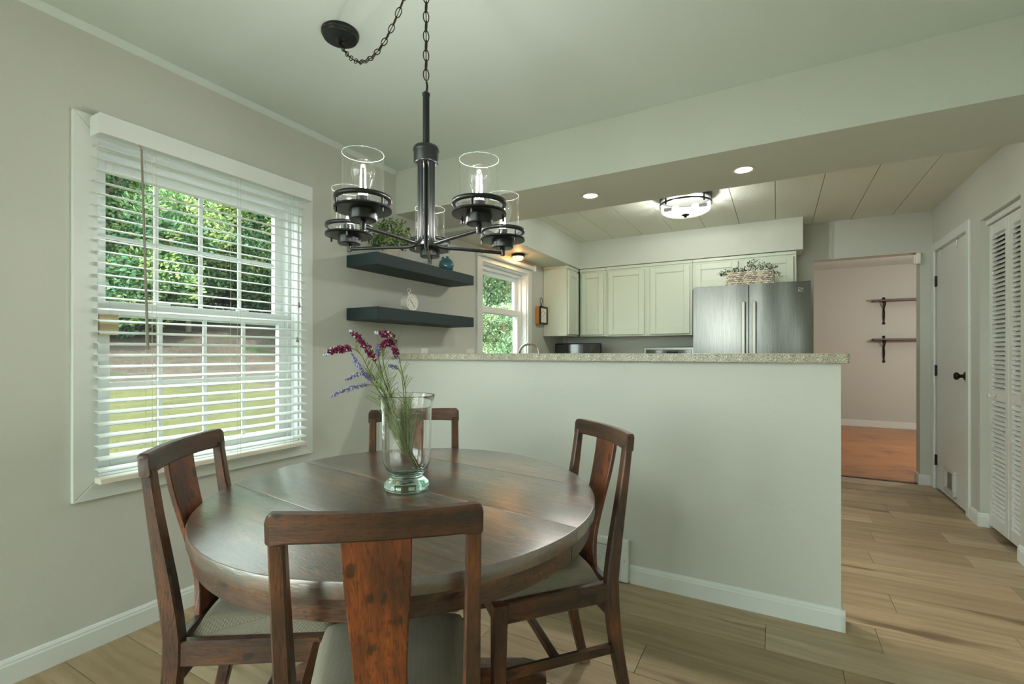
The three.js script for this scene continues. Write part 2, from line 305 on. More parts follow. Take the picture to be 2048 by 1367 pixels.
// next room seen through the doorway
{
  const f = structure('floor_hall', 'orange oak strip floor beyond the doorway', grain(box(-1.2, 3.6, -0.1, 0, -9.3, ZB - 0.045), 'x'), M.hall);
  structure('wall_hall_back', 'beige far wall beyond the doorway', box(-1.3, 3.7, -0.1, 2.6, -9.42, -9.28), M.hallWall);
  structure('wall_hall_left', 'left wall of the next room', box(-1.35, -1.2, -0.1, 2.6, -9.42, ZB - 0.13), M.hallWall);
  structure('wall_hall_right', 'right wall of the next room', box(3.6, 3.75, -0.1, 2.6, -9.42, ZB - 0.13), M.hallWall);
  structure('wall_hall_front', 'front wall of the next room', box(1.3, 3.7, -0.1, 2.6, ZB - 0.13, ZB), M.hallWall);
  structure('ceiling_hall', 'white ceiling of the next room', box(-1.3, 3.7, 2.5, 2.75, -9.42, ZB - 0.13), M.ceiling);
  structure('baseboard_hall', 'white baseboard on the far wall', rbox(-1.2, 3.6, 0, 0.1, -9.28, -9.262, 0.003), M.trim);
}

// ---------------------------------------------------------------- windows and doors
// two sashes, four by two panes each, in wall coordinates: a along the wall, y up, w out of the room
function sashWindow(root, frame, { a0, a1, y0, y1, mid, cols, rows, casing, depth = 0.155, casingTop = true }) {
  const f = (a, b, c, d, e, g, r = 0.002) => frame(rbox(a, b, c, d, e, g, r));
  // casing on the room side (w < 0 is the room)
  const [cw, ct] = casing, o = 0.004;
  const A0 = a0 - cw, A1 = a1 + cw, B0 = y0 - cw, B1 = y1 + cw, i0 = a0 + o, i1 = a1 - o, j0 = y0 + o, j1 = y1 - o, mt = (p) => frame(extrude(p, ct - 0.006, [], 0.003).translate(0, 0, -ct + 0.003));   // mitred at the corners
  const cs = [mt([[A0, B0], [i0, j0], [i0, j1], [A0, B1]]), mt([[A1, B1], [i1, j1], [i1, j0], [A1, B0]]), mt([[A0, B0], [A1, B0], [i1, j0], [i0, j0]]), mt([[A0, B1], [i0, j1], [i1, j1], [A1, B1]])];
  cs.forEach((g) => part('casing', g, M.trim, root));
  for (const g of [f(a0, a0 + 0.012, y0, y1, 0, depth), f(a1 - 0.012, a1, y0, y1, 0, depth), f(a0 + 0.012, a1 - 0.012, y0, y0 + 0.012, 0.001, depth), f(a0 + 0.012, a1 - 0.012, y1 - 0.012, y1, 0.001, depth)]) part('jamb', g, M.vinyl, root);
  for (const g of [f(a0 + 0.012, a0 + 0.03, y0 + 0.012, y1 - 0.012, 0.06, depth - 0.002), f(a1 - 0.03, a1 - 0.012, y0 + 0.012, y1 - 0.012, 0.06, depth - 0.002), f(a0 + 0.03, a1 - 0.03, y1 - 0.045, y1 - 0.012, 0.062, depth - 0.004), f(a0 + 0.03, a1 - 0.03, y0 + 0.012, y0 + 0.03, 0.05, depth - 0.004)]) part('stop', g, M.vinyl, root);
  for (const [lo, hi, w] of [[mid - 0.03, y1 - 0.03, 0.105], [y0 + 0.02, mid + 0.03, 0.07]]) {
    const st = 0.052, x0 = a0 + 0.025, x1 = a1 - 0.025;
    const s = part('sash', [f(x0, x0 + st, lo, hi, w, w + 0.032), f(x1 - st, x1, lo, hi, w, w + 0.032), f(x0 + st, x1 - st, lo, lo + 0.055, w, w + 0.032), f(x0 + st, x1 - st, hi - 0.055, hi, w, w + 0.032)], M.vinyl, root);
    for (let i = 1; i < cols; i++) { const c = mix(x0 + st, x1 - st, i / cols); part('glazing_bar', f(c - 0.009, c + 0.009, lo + 0.05, hi - 0.05, w + 0.012, w + 0.022), M.vinyl, s); }
    for (let i = 1; i < rows; i++) { const c = mix(lo + 0.055, hi - 0.055, i / rows); part('glazing_bar', f(x0 + st, x1 - st, c - 0.009, c + 0.009, w + 0.013, w + 0.021), M.vinyl, s); }
    part('pane', frame(box(x0 + 0.01, x1 - 0.01, lo + 0.01, hi - 0.01, w + 0.0165, w + 0.0175)), M.pane, s);
  }
  for (const t of cols > 1 ? [0.3, 0.7] : []) part('sash_lock', f(mix(a0, a1, t) - 0.03, mix(a0, a1, t) + 0.03, mid + 0.03, mid + 0.044, 0.07, 0.095, 0.004), M.vinyl, root);
}
{
  const w1 = structure('window_1', 'large white double-hung window with gridded panes');
  sashWindow(w1, mapX, { a0: 0.865, a1: 1.79, y0: 0.655, y1: 2.0, mid: 1.335, cols: 4, rows: 2, casing: [0.073, 0.02] });
  const w4 = structure('window_4', 'wide glass door on the left wall behind the viewer');
  for (const z of [0.15, 1.295, 2.44]) part('frame', rbox(XL - 0.1, XL, 0.03, 2.2, z, z + 0.06, 0.003), M.vinyl, w4);
  for (const [a, b] of [[0.21, 1.295], [1.355, 2.44]]) { part('rail', rbox(XL - 0.1, XL, 2.13, 2.2, a, b, 0.003), M.vinyl, w4); part('rail', rbox(XL - 0.1, XL, 0.03, 0.1, a, b, 0.003), M.vinyl, w4); part('pane', box(XL - 0.056, XL - 0.05, 0.09, 2.14, a - 0.01, b + 0.01), M.pane, w4); }
  const w2 = structure('window_2', 'narrow white double-hung kitchen window');
  w2.position.set(XL, 0, -2.57); w2.rotation.y = KT;
  sashWindow(w2, (g) => flip(g.scale(1, 1, -1)), { a0: sOf(-3.61), a1: sOf(-4.44), y0: 1.06, y1: 1.97, mid: 1.555, cols: 1, rows: 1, casing: [0.075, 0.018] });
  const w3 = structure('window_3', 'wide glass patio door behind the viewer');
  for (const [a, b] of [[-2.2, -2.14], [-0.26, -0.2], [-1.23, -1.17]]) part('frame', rbox(a, b, 0.03, 2.2, ZR, ZR + 0.1, 0.003), M.vinyl, w3);
  for (const [a, b] of [[-2.14, -1.23], [-1.17, -0.26]]) { part('rail', rbox(a, b, 2.13, 2.2, ZR, ZR + 0.1, 0.003), M.vinyl, w3); part('rail', rbox(a, b, 0.03, 0.1, ZR, ZR + 0.1, 0.003), M.vinyl, w3); part('pane', box(a - 0.01, b + 0.01, 0.09, 2.14, ZR + 0.04, ZR + 0.046), M.pane, w3); }
}
// window_1 is drawn in (a, y, w) with a = -z and w outwards from the left wall
function mapX(g) {
  const p = g.attributes.position, n = g.attributes.normal;
  for (let i = 0; i < p.count; i++) { const a = p.getX(i), y = p.getY(i), w = p.getZ(i); p.setXYZ(i, XL - w, y, -a); const na = n.getX(i), ny = n.getY(i), nw = n.getZ(i); n.setXYZ(i, -nw, ny, -na); }
  return flip(g);
}
// both maps mirror, so the triangles are turned round to keep their outside outside
function flip(g) { if (!g.index) { const n = g.attributes.position.count; g.setIndex(Array.from({ length: n }, (_, i) => i)); } const a = [...g.index.array]; for (let i = 0; i < a.length; i += 3) [a[i], a[i + 1]] = [a[i + 1], a[i]]; g.setIndex(a); return g; }
{
  // white flush door on the right wall
  const d = structure('door_1', 'white flush door with dark knob and pet flap');
  part('slab', rbox(XR + 0.006, XR + 0.042, 0.012, 2.008, -5.327, -4.535, 0.003), M.door, d);
  for (const y of [1.76, 1.005, 0.246]) part('hinge', [rbox(XR - 0.003, XR + 0.01, y - 0.043, y + 0.043, -5.355, -5.312, 0.002), cyl(0.006, 0.006, y - 0.046, y + 0.046, 10, XR - 0.004, -5.333)], M.bronze, d);
  const knob = part('knob', lathe([[0, 0], [0.03, 0], [0.033, 0.004], [0.03, 0.01], [0.014, 0.014], [0.011, 0.03], [0.016, 0.038], [0.026, 0.046], [0.028, 0.056], [0.022, 0.066], [0, 0.07]], 28).rotateZ(Math.PI / 2), M.bronze, d); knob.position.set(XR + 0.006, 0.985, -4.6);
  const pf = part('pet_flap', [rbox(XR - 0.016, XR + 0.008, 0.225, 0.255, -5.05, -4.815, 0.005), rbox(XR - 0.016, XR + 0.008, 0.06, 0.09, -5.05, -4.815, 0.005), rbox(XR - 0.016, XR + 0.008, 0.09, 0.225, -5.05, -5.02, 0.005), rbox(XR - 0.016, XR + 0.008, 0.09, 0.225, -4.845, -4.815, 0.005)].map((g) => g.translate(0, 0, 0)), M.petFrame, d);
  part('flap', box(XR + 0.001, XR + 0.005, 0.085, 0.23, -5.02, -4.845), M.flap, pf);
  for (const z of [-5.17, -4.75]) part('hook', tube([[XR + 0.004, 2.01, z], [XR - 0.006, 2.005, z], [XR - 0.006, 1.94, z]], 0.003, 8, 6), M.nickel, d);
  const c = structure('trim_3', 'white casing round the flush door');
  const prof = 0.016;
  part('casing', rbox(XR - prof, XR + 0.001, 0, 2.085, -4.535, -4.475, 0.005), M.trim, c);
  part('casing', rbox(XR - prof, XR + 0.001, 0, 2.085, ZB + 0.001, -5.33, 0.005), M.trim, c);
  part('casing', rbox(XR - prof, XR + 0.001, 2.015, 2.085, -5.33, -4.535, 0.005), M.trim, c);
  part('frame', [box(XR, XR + 0.12, 0, 2.02, -4.535, -4.53), box(XR, XR + 0.12, 2.01, 2.02, -5.335, -4.53)], M.trim, c);
  // louvred bifold closet
  const b = structure('door_2', 'white louvred bifold closet doors');
  const x0 = 1.226, x1 = 1.252;
  const slatGeo = new THREE.BoxGeometry(0.046, 0.005, 1).rotateZ(0.8);
  for (const [za, zb] of [[-4.312, -4.01], [-4.006, -3.703]]) {
    const p = part('leaf', [rbox(x0, x1, 0.02, 1.99, za, za + 0.05), rbox(x0, x1, 0.02, 1.99, zb - 0.05, zb), rbox(x0, x1, 0.02, 0.1, za + 0.05, zb - 0.05), rbox(x0, x1, 0.845, 0.91, za + 0.05, zb - 0.05), rbox(x0, x1, 1.92, 1.99, za + 0.05, zb - 0.05)], M.door, b);
    for (const [y0, y1] of [[0.1, 0.845], [0.91, 1.92]]) { const n = Math.round((y1 - y0) / 0.0292); for (let i = 0; i < n; i++) { const s = part('slat', slatGeo, M.door, p); s.scale.z = zb - za - 0.098; s.position.set(1.239, mix(y0, y1, (i + 0.5) / n), (za + zb) / 2); } }
  }
  const k = part('knob', lathe([[0, 0], [0.011, 0], [0.008, 0.008], [0.007, 0.018], [0.015, 0.027], [0.017, 0.034], [0.012, 0.04], [0, 0.041]], 20).rotateZ(Math.PI / 2), M.door, b); k.position.set(x0, 0.878, -4.2);
  const cl = structure('wall_closet', 'inside of the closet');
  part('shell', [box(1.31, 1.95, 0, 2.4, -4.42, -4.4), box(1.31, 1.95, 0, 2.4, -3.62, -3.6), box(1.93, 1.95, 0, 2.4, -4.4, -3.62), box(1.31, 1.95, 2.4, 2.42, -4.42, -3.6), box(1.325, 1.95, -0.1, -0.002, -4.42, -3.6)], M.wall, cl);
  part('backing', [box(1.31, 1.95, 0, 2.4, -5.5, -5.48), box(1.31, 1.95, 0, 2.4, -4.48, -4.46), box(1.93, 1.95, 0, 2.4, -5.5, -4.46), box(1.31, 1.95, 2.4, 2.42, -5.5, -4.46), box(1.325, 1.95, -0.1, -0.002, -5.5, -4.46)], M.wall, cl);
  const t4 = structure('trim_4', 'white head track over the closet doors'); part('track', rbox(XR + 0.03, XR + 0.1, 1.995, 2.03, -4.315, -3.7, 0.003), M.trim, t4);
}

// ---------------------------------------------------------------- dining table
const TC = [-0.989, -1.141];
{
  const t = thing('dining_table', 'round dark oak dining table with a split top in the middle of the room', 'table', [TC[0], 0, TC[1]], -0.13);
  // the top is a little oval: half axes b along (ux, uy), a across
  const a = 0.556, b = 0.612, ux = 0.6987, uy = -0.7155, oval = (d, N = 120) => Array.from({ length: N }, (_, i) => { const q = i / N * 2 * Math.PI, p = (b - d) * Math.cos(q), o = (a - d) * Math.sin(q); return [p * ux - o * uy, p * uy + o * ux]; });
  const cut = (pts, c, keep) => { const out = []; pts.forEach((p, i) => { const q = pts[(i + 1) % pts.length], dp = (p[1] - c) * keep, dq = (q[1] - c) * keep; if (dp >= 0) out.push(p); if (dp * dq < 0) { const t = dp / (dp - dq); out.push([mix(p[0], q[0], t), c]); } }); return out; };
  const r = rng(3);
  for (const [v0, v1] of [[-0.7, -0.3], [-0.2993, -0.0012], [0.0012, 0.3285], [0.3292, 0.7]])
    part('top_board', rim(grain(toCreasedNormals(extrude(cut(cut(oval(0), v0, 1), v1, -1), 0.0296, [], 0.0022).rotateX(-Math.PI / 2).translate(0, 0.7082, 0), 0.5), 'x', r() * 3, r() * 3), 0.58), M.table, t);
  for (const k of [1, -1]) {
    const o = cut(oval(0.014), 0.0015 * k, k), inner = cut(oval(0.038), 0.0015 * k, k), xs = o.map((p) => p[0]);
    // open both outlines at the cut and join them into a half ring
    const open = (p) => { const i = p.findIndex((q, n) => Math.abs(q[1] - 0.0015 * k) < 1e-6 && Math.abs(p[(n + 1) % p.length][1] - 0.0015 * k) < 1e-6); return [...p.slice(i + 1), ...p.slice(0, i + 1)]; };
    part('apron', rim(grain(toCreasedNormals(extrude([...open(o), ...open(inner).reverse()], 0.047).rotateX(-Math.PI / 2).translate(0, 0.6588, 0), 0.5), 'x', r(), r()), 0.57), M.tableEdge, t);
  }
  const base = new THREE.Group(); base.name = 'pedestal'; t.add(base); base.rotation.y = YAW + 0.13;
  part('column', grain(post([[0, 0.1, 0, 0.105, 0.105], [0, 0.14, 0, 0.1, 0.1], [0, 0.2, 0, 0.085, 0.085], [0, 0.6, 0, 0.085, 0.085], [0, 0.64, 0, 0.12, 0.12], [0, 0.704, 0, 0.12, 0.12]], 0.012), 'y'), M.tableEdge, base);
  part('cross_rail', grain(rbox(-0.09, 0.09, 0.02, 0.1, -0.13, 0.13, 0.004), 'z'), M.tableEdge, base);
  for (const z of [-0.16, 0.16]) part('foot', grain(loft([-0.43, -0.4, -0.36, 0.36, 0.4, 0.43].map((x, i) => { const h = [0.07, 0.09, 0.1, 0.1, 0.09, 0.07][i]; return oct(0.034, h / 2, 0.006).map(([c, d]) => [x, h / 2 + d, z + c]); })), 'x'), M.tableEdge, base);
  part('bearer', grain(merge([rbox(-0.4, 0.4, 0.66, 0.704, -0.17, -0.12), rbox(-0.4, 0.4, 0.66, 0.704, 0.12, 0.17)]), 'x'), M.tableEdge, base);
}

// ---------------------------------------------------------------- dining chairs; the sitter looks along +z, the crest rail stands at z = 0
function makeChair(label) {
  const t = thing('dining_chair', label, 'chair', [0, 0, 0], 0, 'oak dining chairs round the table');
  const H = 0.905, W = 0.385, r = rng(19), px = W / 2 - 0.0175, ZS = 0.062, ZF = 0.412;
  const zAt = (y) => y > 0.47 ? ZS * (1 - sm(0.36, 1.0, y) / sm(0.36, 1.0, 0.88)) : mix(-0.02, ZS * (1 - sm(0.36, 1.0, 0.47) / sm(0.36, 1.0, 0.88)), Math.sin(clamp(y / 0.47) * Math.PI / 2));
  const bar = (y0, y1, x0, z0, x1, z1, w) => loft([0, 1].map((k) => oct(w / 2, (y1 - y0) / 2, 0.003).map(([c, d]) => [mix(x0, x1, k) + c, (y0 + y1) / 2 + d, mix(z0, z1, k)])));
  for (const s of [-1, 1]) {
    const ys = [0.028, 0.1, 0.18, 0.26, 0.34, 0.42, 0.47, 0.52, 0.6, 0.68, 0.76, 0.84, 0.868];
    const leg = part('leg', grain(post(ys.map((y) => [s * px, y, zAt(y), mix(0.0165, 0.0145, sm(0.5, 0.87, y)), y < 0.47 ? mix(0.015, 0.021, y / 0.47) : mix(0.02, 0.0125, sm(0.47, 0.87, y))])), 'y', r() * 2, r() * 2), M.chair, t);
    part('glide', rbox(s * px - 0.018, s * px + 0.018, 0, 0.03, zAt(0) - 0.017, zAt(0) + 0.017, 0.003), M.glide, leg);
    const fx = s * 0.2, fl = part('leg', grain(post([[fx * 0.97, 0.028, ZF + 0.006, 0.015, 0.015], [fx, 0.4, ZF + 0.002, 0.02, 0.02], [fx, 0.463, ZF, 0.022, 0.022]]), 'y', r() * 2, r() * 2), M.chair, t);
    part('glide', rbox(fx * 0.97 - 0.017, fx * 0.97 + 0.017, 0, 0.03, ZF - 0.011, ZF + 0.023, 0.003), M.glide, fl);
    part('seat_rail', grain(bar(0.405, 0.464, s * px, ZS + 0.005, fx, ZF - 0.012, 0.024), 'z', r(), r()), M.chair, t);
    part('stretcher', grain(bar(0.245, 0.275, s * (px - 0.002), ZS - 0.02, fx * 0.99, ZF, 0.016), 'z', r(), r()), M.chair, t);
  }
  part('seat_rail', grain(rbox(-0.195, 0.195, 0.405, 0.4645, ZF - 0.008, ZF + 0.018, 0.004), 'x'), M.chair, t);
  part('seat_rail', grain(rbox(-px, px, 0.405, 0.4645, ZS - 0.014, ZS + 0.01, 0.004), 'x', 0.4), M.chair, t);
  part('stretcher', grain(rbox(-px, px, 0.335, 0.365, ZS - 0.03, ZS - 0.012, 0.003), 'x', 0.7), M.chair, t);
  part('stretcher', grain(rbox(-0.185, 0.185, 0.248, 0.272, 0.225, 0.245, 0.003), 'x', 0.2), M.chair, t);
  // crest rail: bowed backwards, rounded shoulders
  const rings = [], qs = [-1, -0.993, -0.98, -0.955, -0.92, -0.8, -0.6, -0.4, -0.2, 0, 0.2, 0.4, 0.6, 0.8, 0.92, 0.955, 0.98, 0.993, 1];
  for (const q of qs) {
    const e = Math.max(0, (Math.abs(q) - 0.95) / 0.05), x = q * W / 2, z = -0.024 * (1 - q * q), top = H - 0.011 * Math.pow(e, 2.4), bot = 0.852 + 0.004 * (1 - q * q) - 0.004 * (1 - e) * sm(0.8, 0.95, Math.abs(q)), th = 0.0128 - 0.0015 * e;
    rings.push(oct(th, (top - bot) / 2, 0.004).map(([c, d]) => [x, (top + bot) / 2 + d, z + c - (d / 0.03) * 0.003]));
  }
  part('crest_rail', grain(loft(rings, 0.7), 'x', 0.3, 0.1), M.chair, t);
  const sp = []; for (let i = 0; i <= 16; i++) { const y = mix(0.45, 0.858, i / 16), k = (y - 0.45) / 0.41, hw = 0.05 + 0.012 * sm(0.3, 1, k) + 0.022 * (1 - sm(0, 0.28, k)); sp.push(oct(hw, 0.0075, 0.0025).map(([c, d]) => [c, y, mix(zAt(y), zAt(y) - 0.024, sm(0.1, 1, k)) + d])); }
  part('splat', grain(loft(sp, 0.7), 'y', 0.15, 0.3), M.splat, t);
  // upholstered slip seat
  const g = new THREE.PlaneGeometry(2, 2, 20, 20), p = g.attributes.position, uv = g.attributes.uv;
  for (let i = 0; i < p.count; i++) {
    const s = p.getX(i), q = p.getY(i), k = (q + 1) / 2, hw = mix(0.162, 0.198, k), m = Math.max(Math.abs(s), Math.abs(q)), dome = (1 - Math.abs(s) ** 5) * (1 - Math.abs(q) ** 5), rd = 1 - 0.035 * Math.max(0, Math.abs(s) * Math.abs(q) - 0.6);
    const x = s * hw * rd, z = mix(ZS + 0.022, ZF + 0.012, k); p.setXYZ(i, x, 0.467 + 0.042 * Math.pow(dome, 0.42) - (m > 0.99 ? 0.008 : 0), z); uv.setXY(i, x, z);
  }
  const idx = [...g.index.array]; for (let i = 0; i < idx.length; i += 3) [idx[i], idx[i + 1]] = [idx[i + 1], idx[i]]; g.setIndex(idx); g.computeVertexNormals();
  part('seat_cushion', g, M.tweed, t, 'grey herringbone seat pad');
  return t;
}
{
  const c0 = makeChair('dark oak dining chair nearest the viewer, back turned, orange-brown splat');
  const spots = [
    [-0.592, -0.606, -0.62, -0.784, 0.985, 0.92, null],
    [-1.41, -0.725, 0.795, -0.607, 1.011, 1.03, 'dark oak dining chair in front of the window blind'],
    [-0.525, -1.58, -0.696, 0.718, 1, 0.985, 'dark oak dining chair beside the floor vent, against the half wall'],
    [-1.39, -1.64, 0.647, 0.763, 1, 1, 'dark oak dining chair in the corner, seen behind the glass vase'],
  ];
  for (const [x, z, nx, nz, s, sx, label] of spots) {
    let c = c0; if (label) { c = c0.clone(); c.name = numbered('dining_chair'); c.userData = { ...c0.userData, label }; scene.add(c); }
    c.position.set(x, 0, z); c.rotation.set(0, Math.atan2(nx, nz), 0); c.scale.set(sx, s, s);
  }
}

// ---------------------------------------------------------------- vase and artificial flowers
const VP = [-0.985, 0.7405, -1.127];
{
  const v = thing('glass_vase', 'clear footed glass vase with flared rim on the dining table', 'vase', VP);
  part('body', mergeVertices(lathe([[0, 0], [0.06, 0], [0.066, 0.004], [0.068, 0.011], [0.065, 0.021], [0.056, 0.03], [0.048, 0.036], [0.047, 0.042], [0.054, 0.05], [0.064, 0.064], [0.071, 0.085], [0.0735, 0.12], [0.0735, 0.2], [0.0745, 0.235], [0.078, 0.26], [0.0845, 0.282], [0.083, 0.2835], [0.0815, 0.282], [0.0755, 0.26], [0.0718, 0.235], [0.0708, 0.2], [0.0708, 0.12], [0.0685, 0.087], [0.061, 0.067], [0.05, 0.055], [0.03, 0.05], [0, 0.0495]], 56)), M.vase, v);
  const px = (u, w) => [(u - 813) * 0.001514, (976.7 - w) * 0.001514];
  const r = rng(77);
  const floret = new THREE.IcosahedronGeometry(1, 0);
  function stemThing(label, path, depth, kind, spikeFrom, opts = {}) {
    const t = thing('flower_stem', label, 'flower', VP, YAW, 'artificial flower stems in the glass vase');
    const pts = path.map(([u, w], i) => { const [x, y] = px(u, w), k = i / (path.length - 1); return V(x, y, depth * (1 - k)); });
    const foot = V(0.034 + (r() - 0.5) * 0.016, 0.054, (r() - 0.5) * 0.02), neck = V(0.004 + (r() - 0.5) * 0.012, 0.122, depth * 0.2), all = [...pts, neck, foot];
    const curve = new THREE.CatmullRomCurve3(all, false, 'centripetal');
    part('stem', new THREE.TubeGeometry(curve, 46, 0.0013, 5), M.stem, t);
    const spike = new THREE.CatmullRomCurve3(pts, false, 'centripetal'), body = [], tip = [], L = spike.getLength(), n = Math.round(L * spikeFrom * (kind === 'burgundy' ? 1700 : 2100));
    for (let i = 0; i < n; i++) {
      const k = i / n * spikeFrom, p = spike.getPoint(k), thin = mix(0.35, 1, sm(0, 0.18, k)), w = (kind === 'burgundy' ? 0.0105 : 0.0075) * thin * mix(0.6, 1.15, Math.sin(i * 0.19) ** 2), a = r() * 6.283, q = Math.sqrt(r()) * w, s = (kind === 'burgundy' ? mix(0.0017, 0.0036, r()) : mix(0.0011, 0.0021, r())) * mix(0.7, 1, thin);
      const g = floret.clone().scale(s * mix(0.7, 1.3, r()), s * mix(0.8, 1.5, r()), s).rotateZ(r() * 3).translate(p.x + Math.cos(a) * q, p.y + Math.sin(a) * q, p.z + (r() - 0.5) * 2 * w);
      ((kind === 'burgundy' ? k < 0.12 * spikeFrom + r() * 0.06 || r() < 0.05 : r() < 0.3) ? tip : body).push(g);
    }
    if (body.length) part('florets', body, kind === 'burgundy' ? M.burgundy : M.lavender, t);
    if (tip.length) part('tips', tip, M.frost, t);
    // fine leaves low on the stem
    const lv = []; for (let i = 0; i < 26; i++) { const p = curve.getPoint(mix(0.36, 0.8, r())), a = r() * 6.283, l = mix(0.02, 0.055, r()); lv.push(tube([[p.x, p.y, p.z], [p.x + Math.cos(a) * l * 0.3, p.y + l * 0.5, p.z + Math.sin(a) * l * 0.3], [p.x + Math.cos(a) * l * 0.55, p.y + l * (0.6 + 0.4 * r()), p.z + Math.sin(a) * l * 0.5]], 0.0008, 6, 4)); }
    part('leaves', lv, i_(r) ? M.blade : M.sage, t);
  }
  const i_ = (r) => r() < 0.5;
  stemThing('burgundy flower spike arching farthest left out of the vase', [[655, 711], [670, 702], [688, 698], [708, 697], [723, 708], [739, 740], [772, 792], [796, 850]], 0.035, 'burgundy', 0.42);
  stemThing('tallest burgundy flower spike with a frosted tip', [[702, 662], [712, 668], [724, 684], [739, 702], [748, 718], [756, 735], [762, 748], [784, 806], [800, 860]], 0.012, 'burgundy', 0.5);
  stemThing('short burgundy flower spike bent like a hook', [[796, 726], [788, 705], [775, 684], [766, 686], [762, 702], [764, 720], [776, 770], [800, 850]], -0.02, 'burgundy', 0.5);
  stemThing('burgundy flower spike on the tall right-hand stem', [[742, 664], [755, 665], [769, 668], [780, 676], [787, 688], [790, 704], [797, 724], [809, 776], [812, 850]], -0.045, 'burgundy', 0.44);
  stemThing('lavender spike hanging under the leftmost burgundy one', [[706, 706], [714, 722], [722, 736], [734, 752], [756, 778], [790, 840]], 0.02, 'lavender', 0.45);
  stemThing('lavender spike reaching left with a pale tip', [[702, 759], [716, 750], [730, 746], [744, 752], [756, 764], [776, 796], [798, 850]], 0.05, 'lavender', 0.42);
  stemThing('lowest lavender spike, drooping far left', [[675, 790], [692, 781], [714, 773], [738, 768], [760, 773], [778, 806], [802, 856]], 0.06, 'lavender', 0.5);
  stemThing('small lavender spike on the right over the rim', [[772, 732], [782, 733], [792, 738], [799, 746], [803, 766], [808, 820], [812, 860]], -0.03, 'lavender', 0.3);
  stemThing('thin upright lavender spike between the burgundy ones', [[752, 688], [753, 702], [756, 720], [766, 758], [786, 806], [804, 860]], -0.01, 'lavender', 0.3);
  stemThing('dense lavender spike in the middle of the bunch', [[727, 742], [738, 752], [750, 768], [766, 794], [792, 846]], 0.03, 'lavender', 0.42);
  const gr = thing('grass_filler', 'tuft of fine green grass among the flower stems in the vase', 'plant', VP, YAW);
  for (const [name, mat, n, seed] of [['blades', M.blade, 90, 5], ['pale_blades', M.sage, 90, 6]]) {
    const q = rng(seed), l = [];
    for (let i = 0; i < n; i++) { const a = q() * 6.283, rr = Math.sqrt(q()) * 0.034, y0 = mix(0.13, 0.17, q()), h = mix(0.05, 0.13, q()), tilt = -0.25 + (q() - 0.5) * 0.5, x = -0.012 + rr * Math.cos(a), z = rr * Math.sin(a); const lim = (v) => clamp(v, -0.062, 0.062);
      const y1 = y0 + h, bx = x + tilt * h + Math.cos(a) * 0.02; l.push(tube([[x * 0.4 + 0.004, y0 - 0.03, z * 0.4], [lim(x), y0 + h * 0.3, z], [y1 > 0.27 ? bx - 0.02 : lim(bx), y1, z * 1.4], [(y1 > 0.27 ? bx - 0.03 : lim(bx + Math.cos(a) * 0.02)), y1 + 0.012 * (q() - 0.3), z * 1.6]], 0.0007, 8, 4)); }
    const o = part(name, l, mat, gr); o.userData.kind = 'stuff';
  }
}

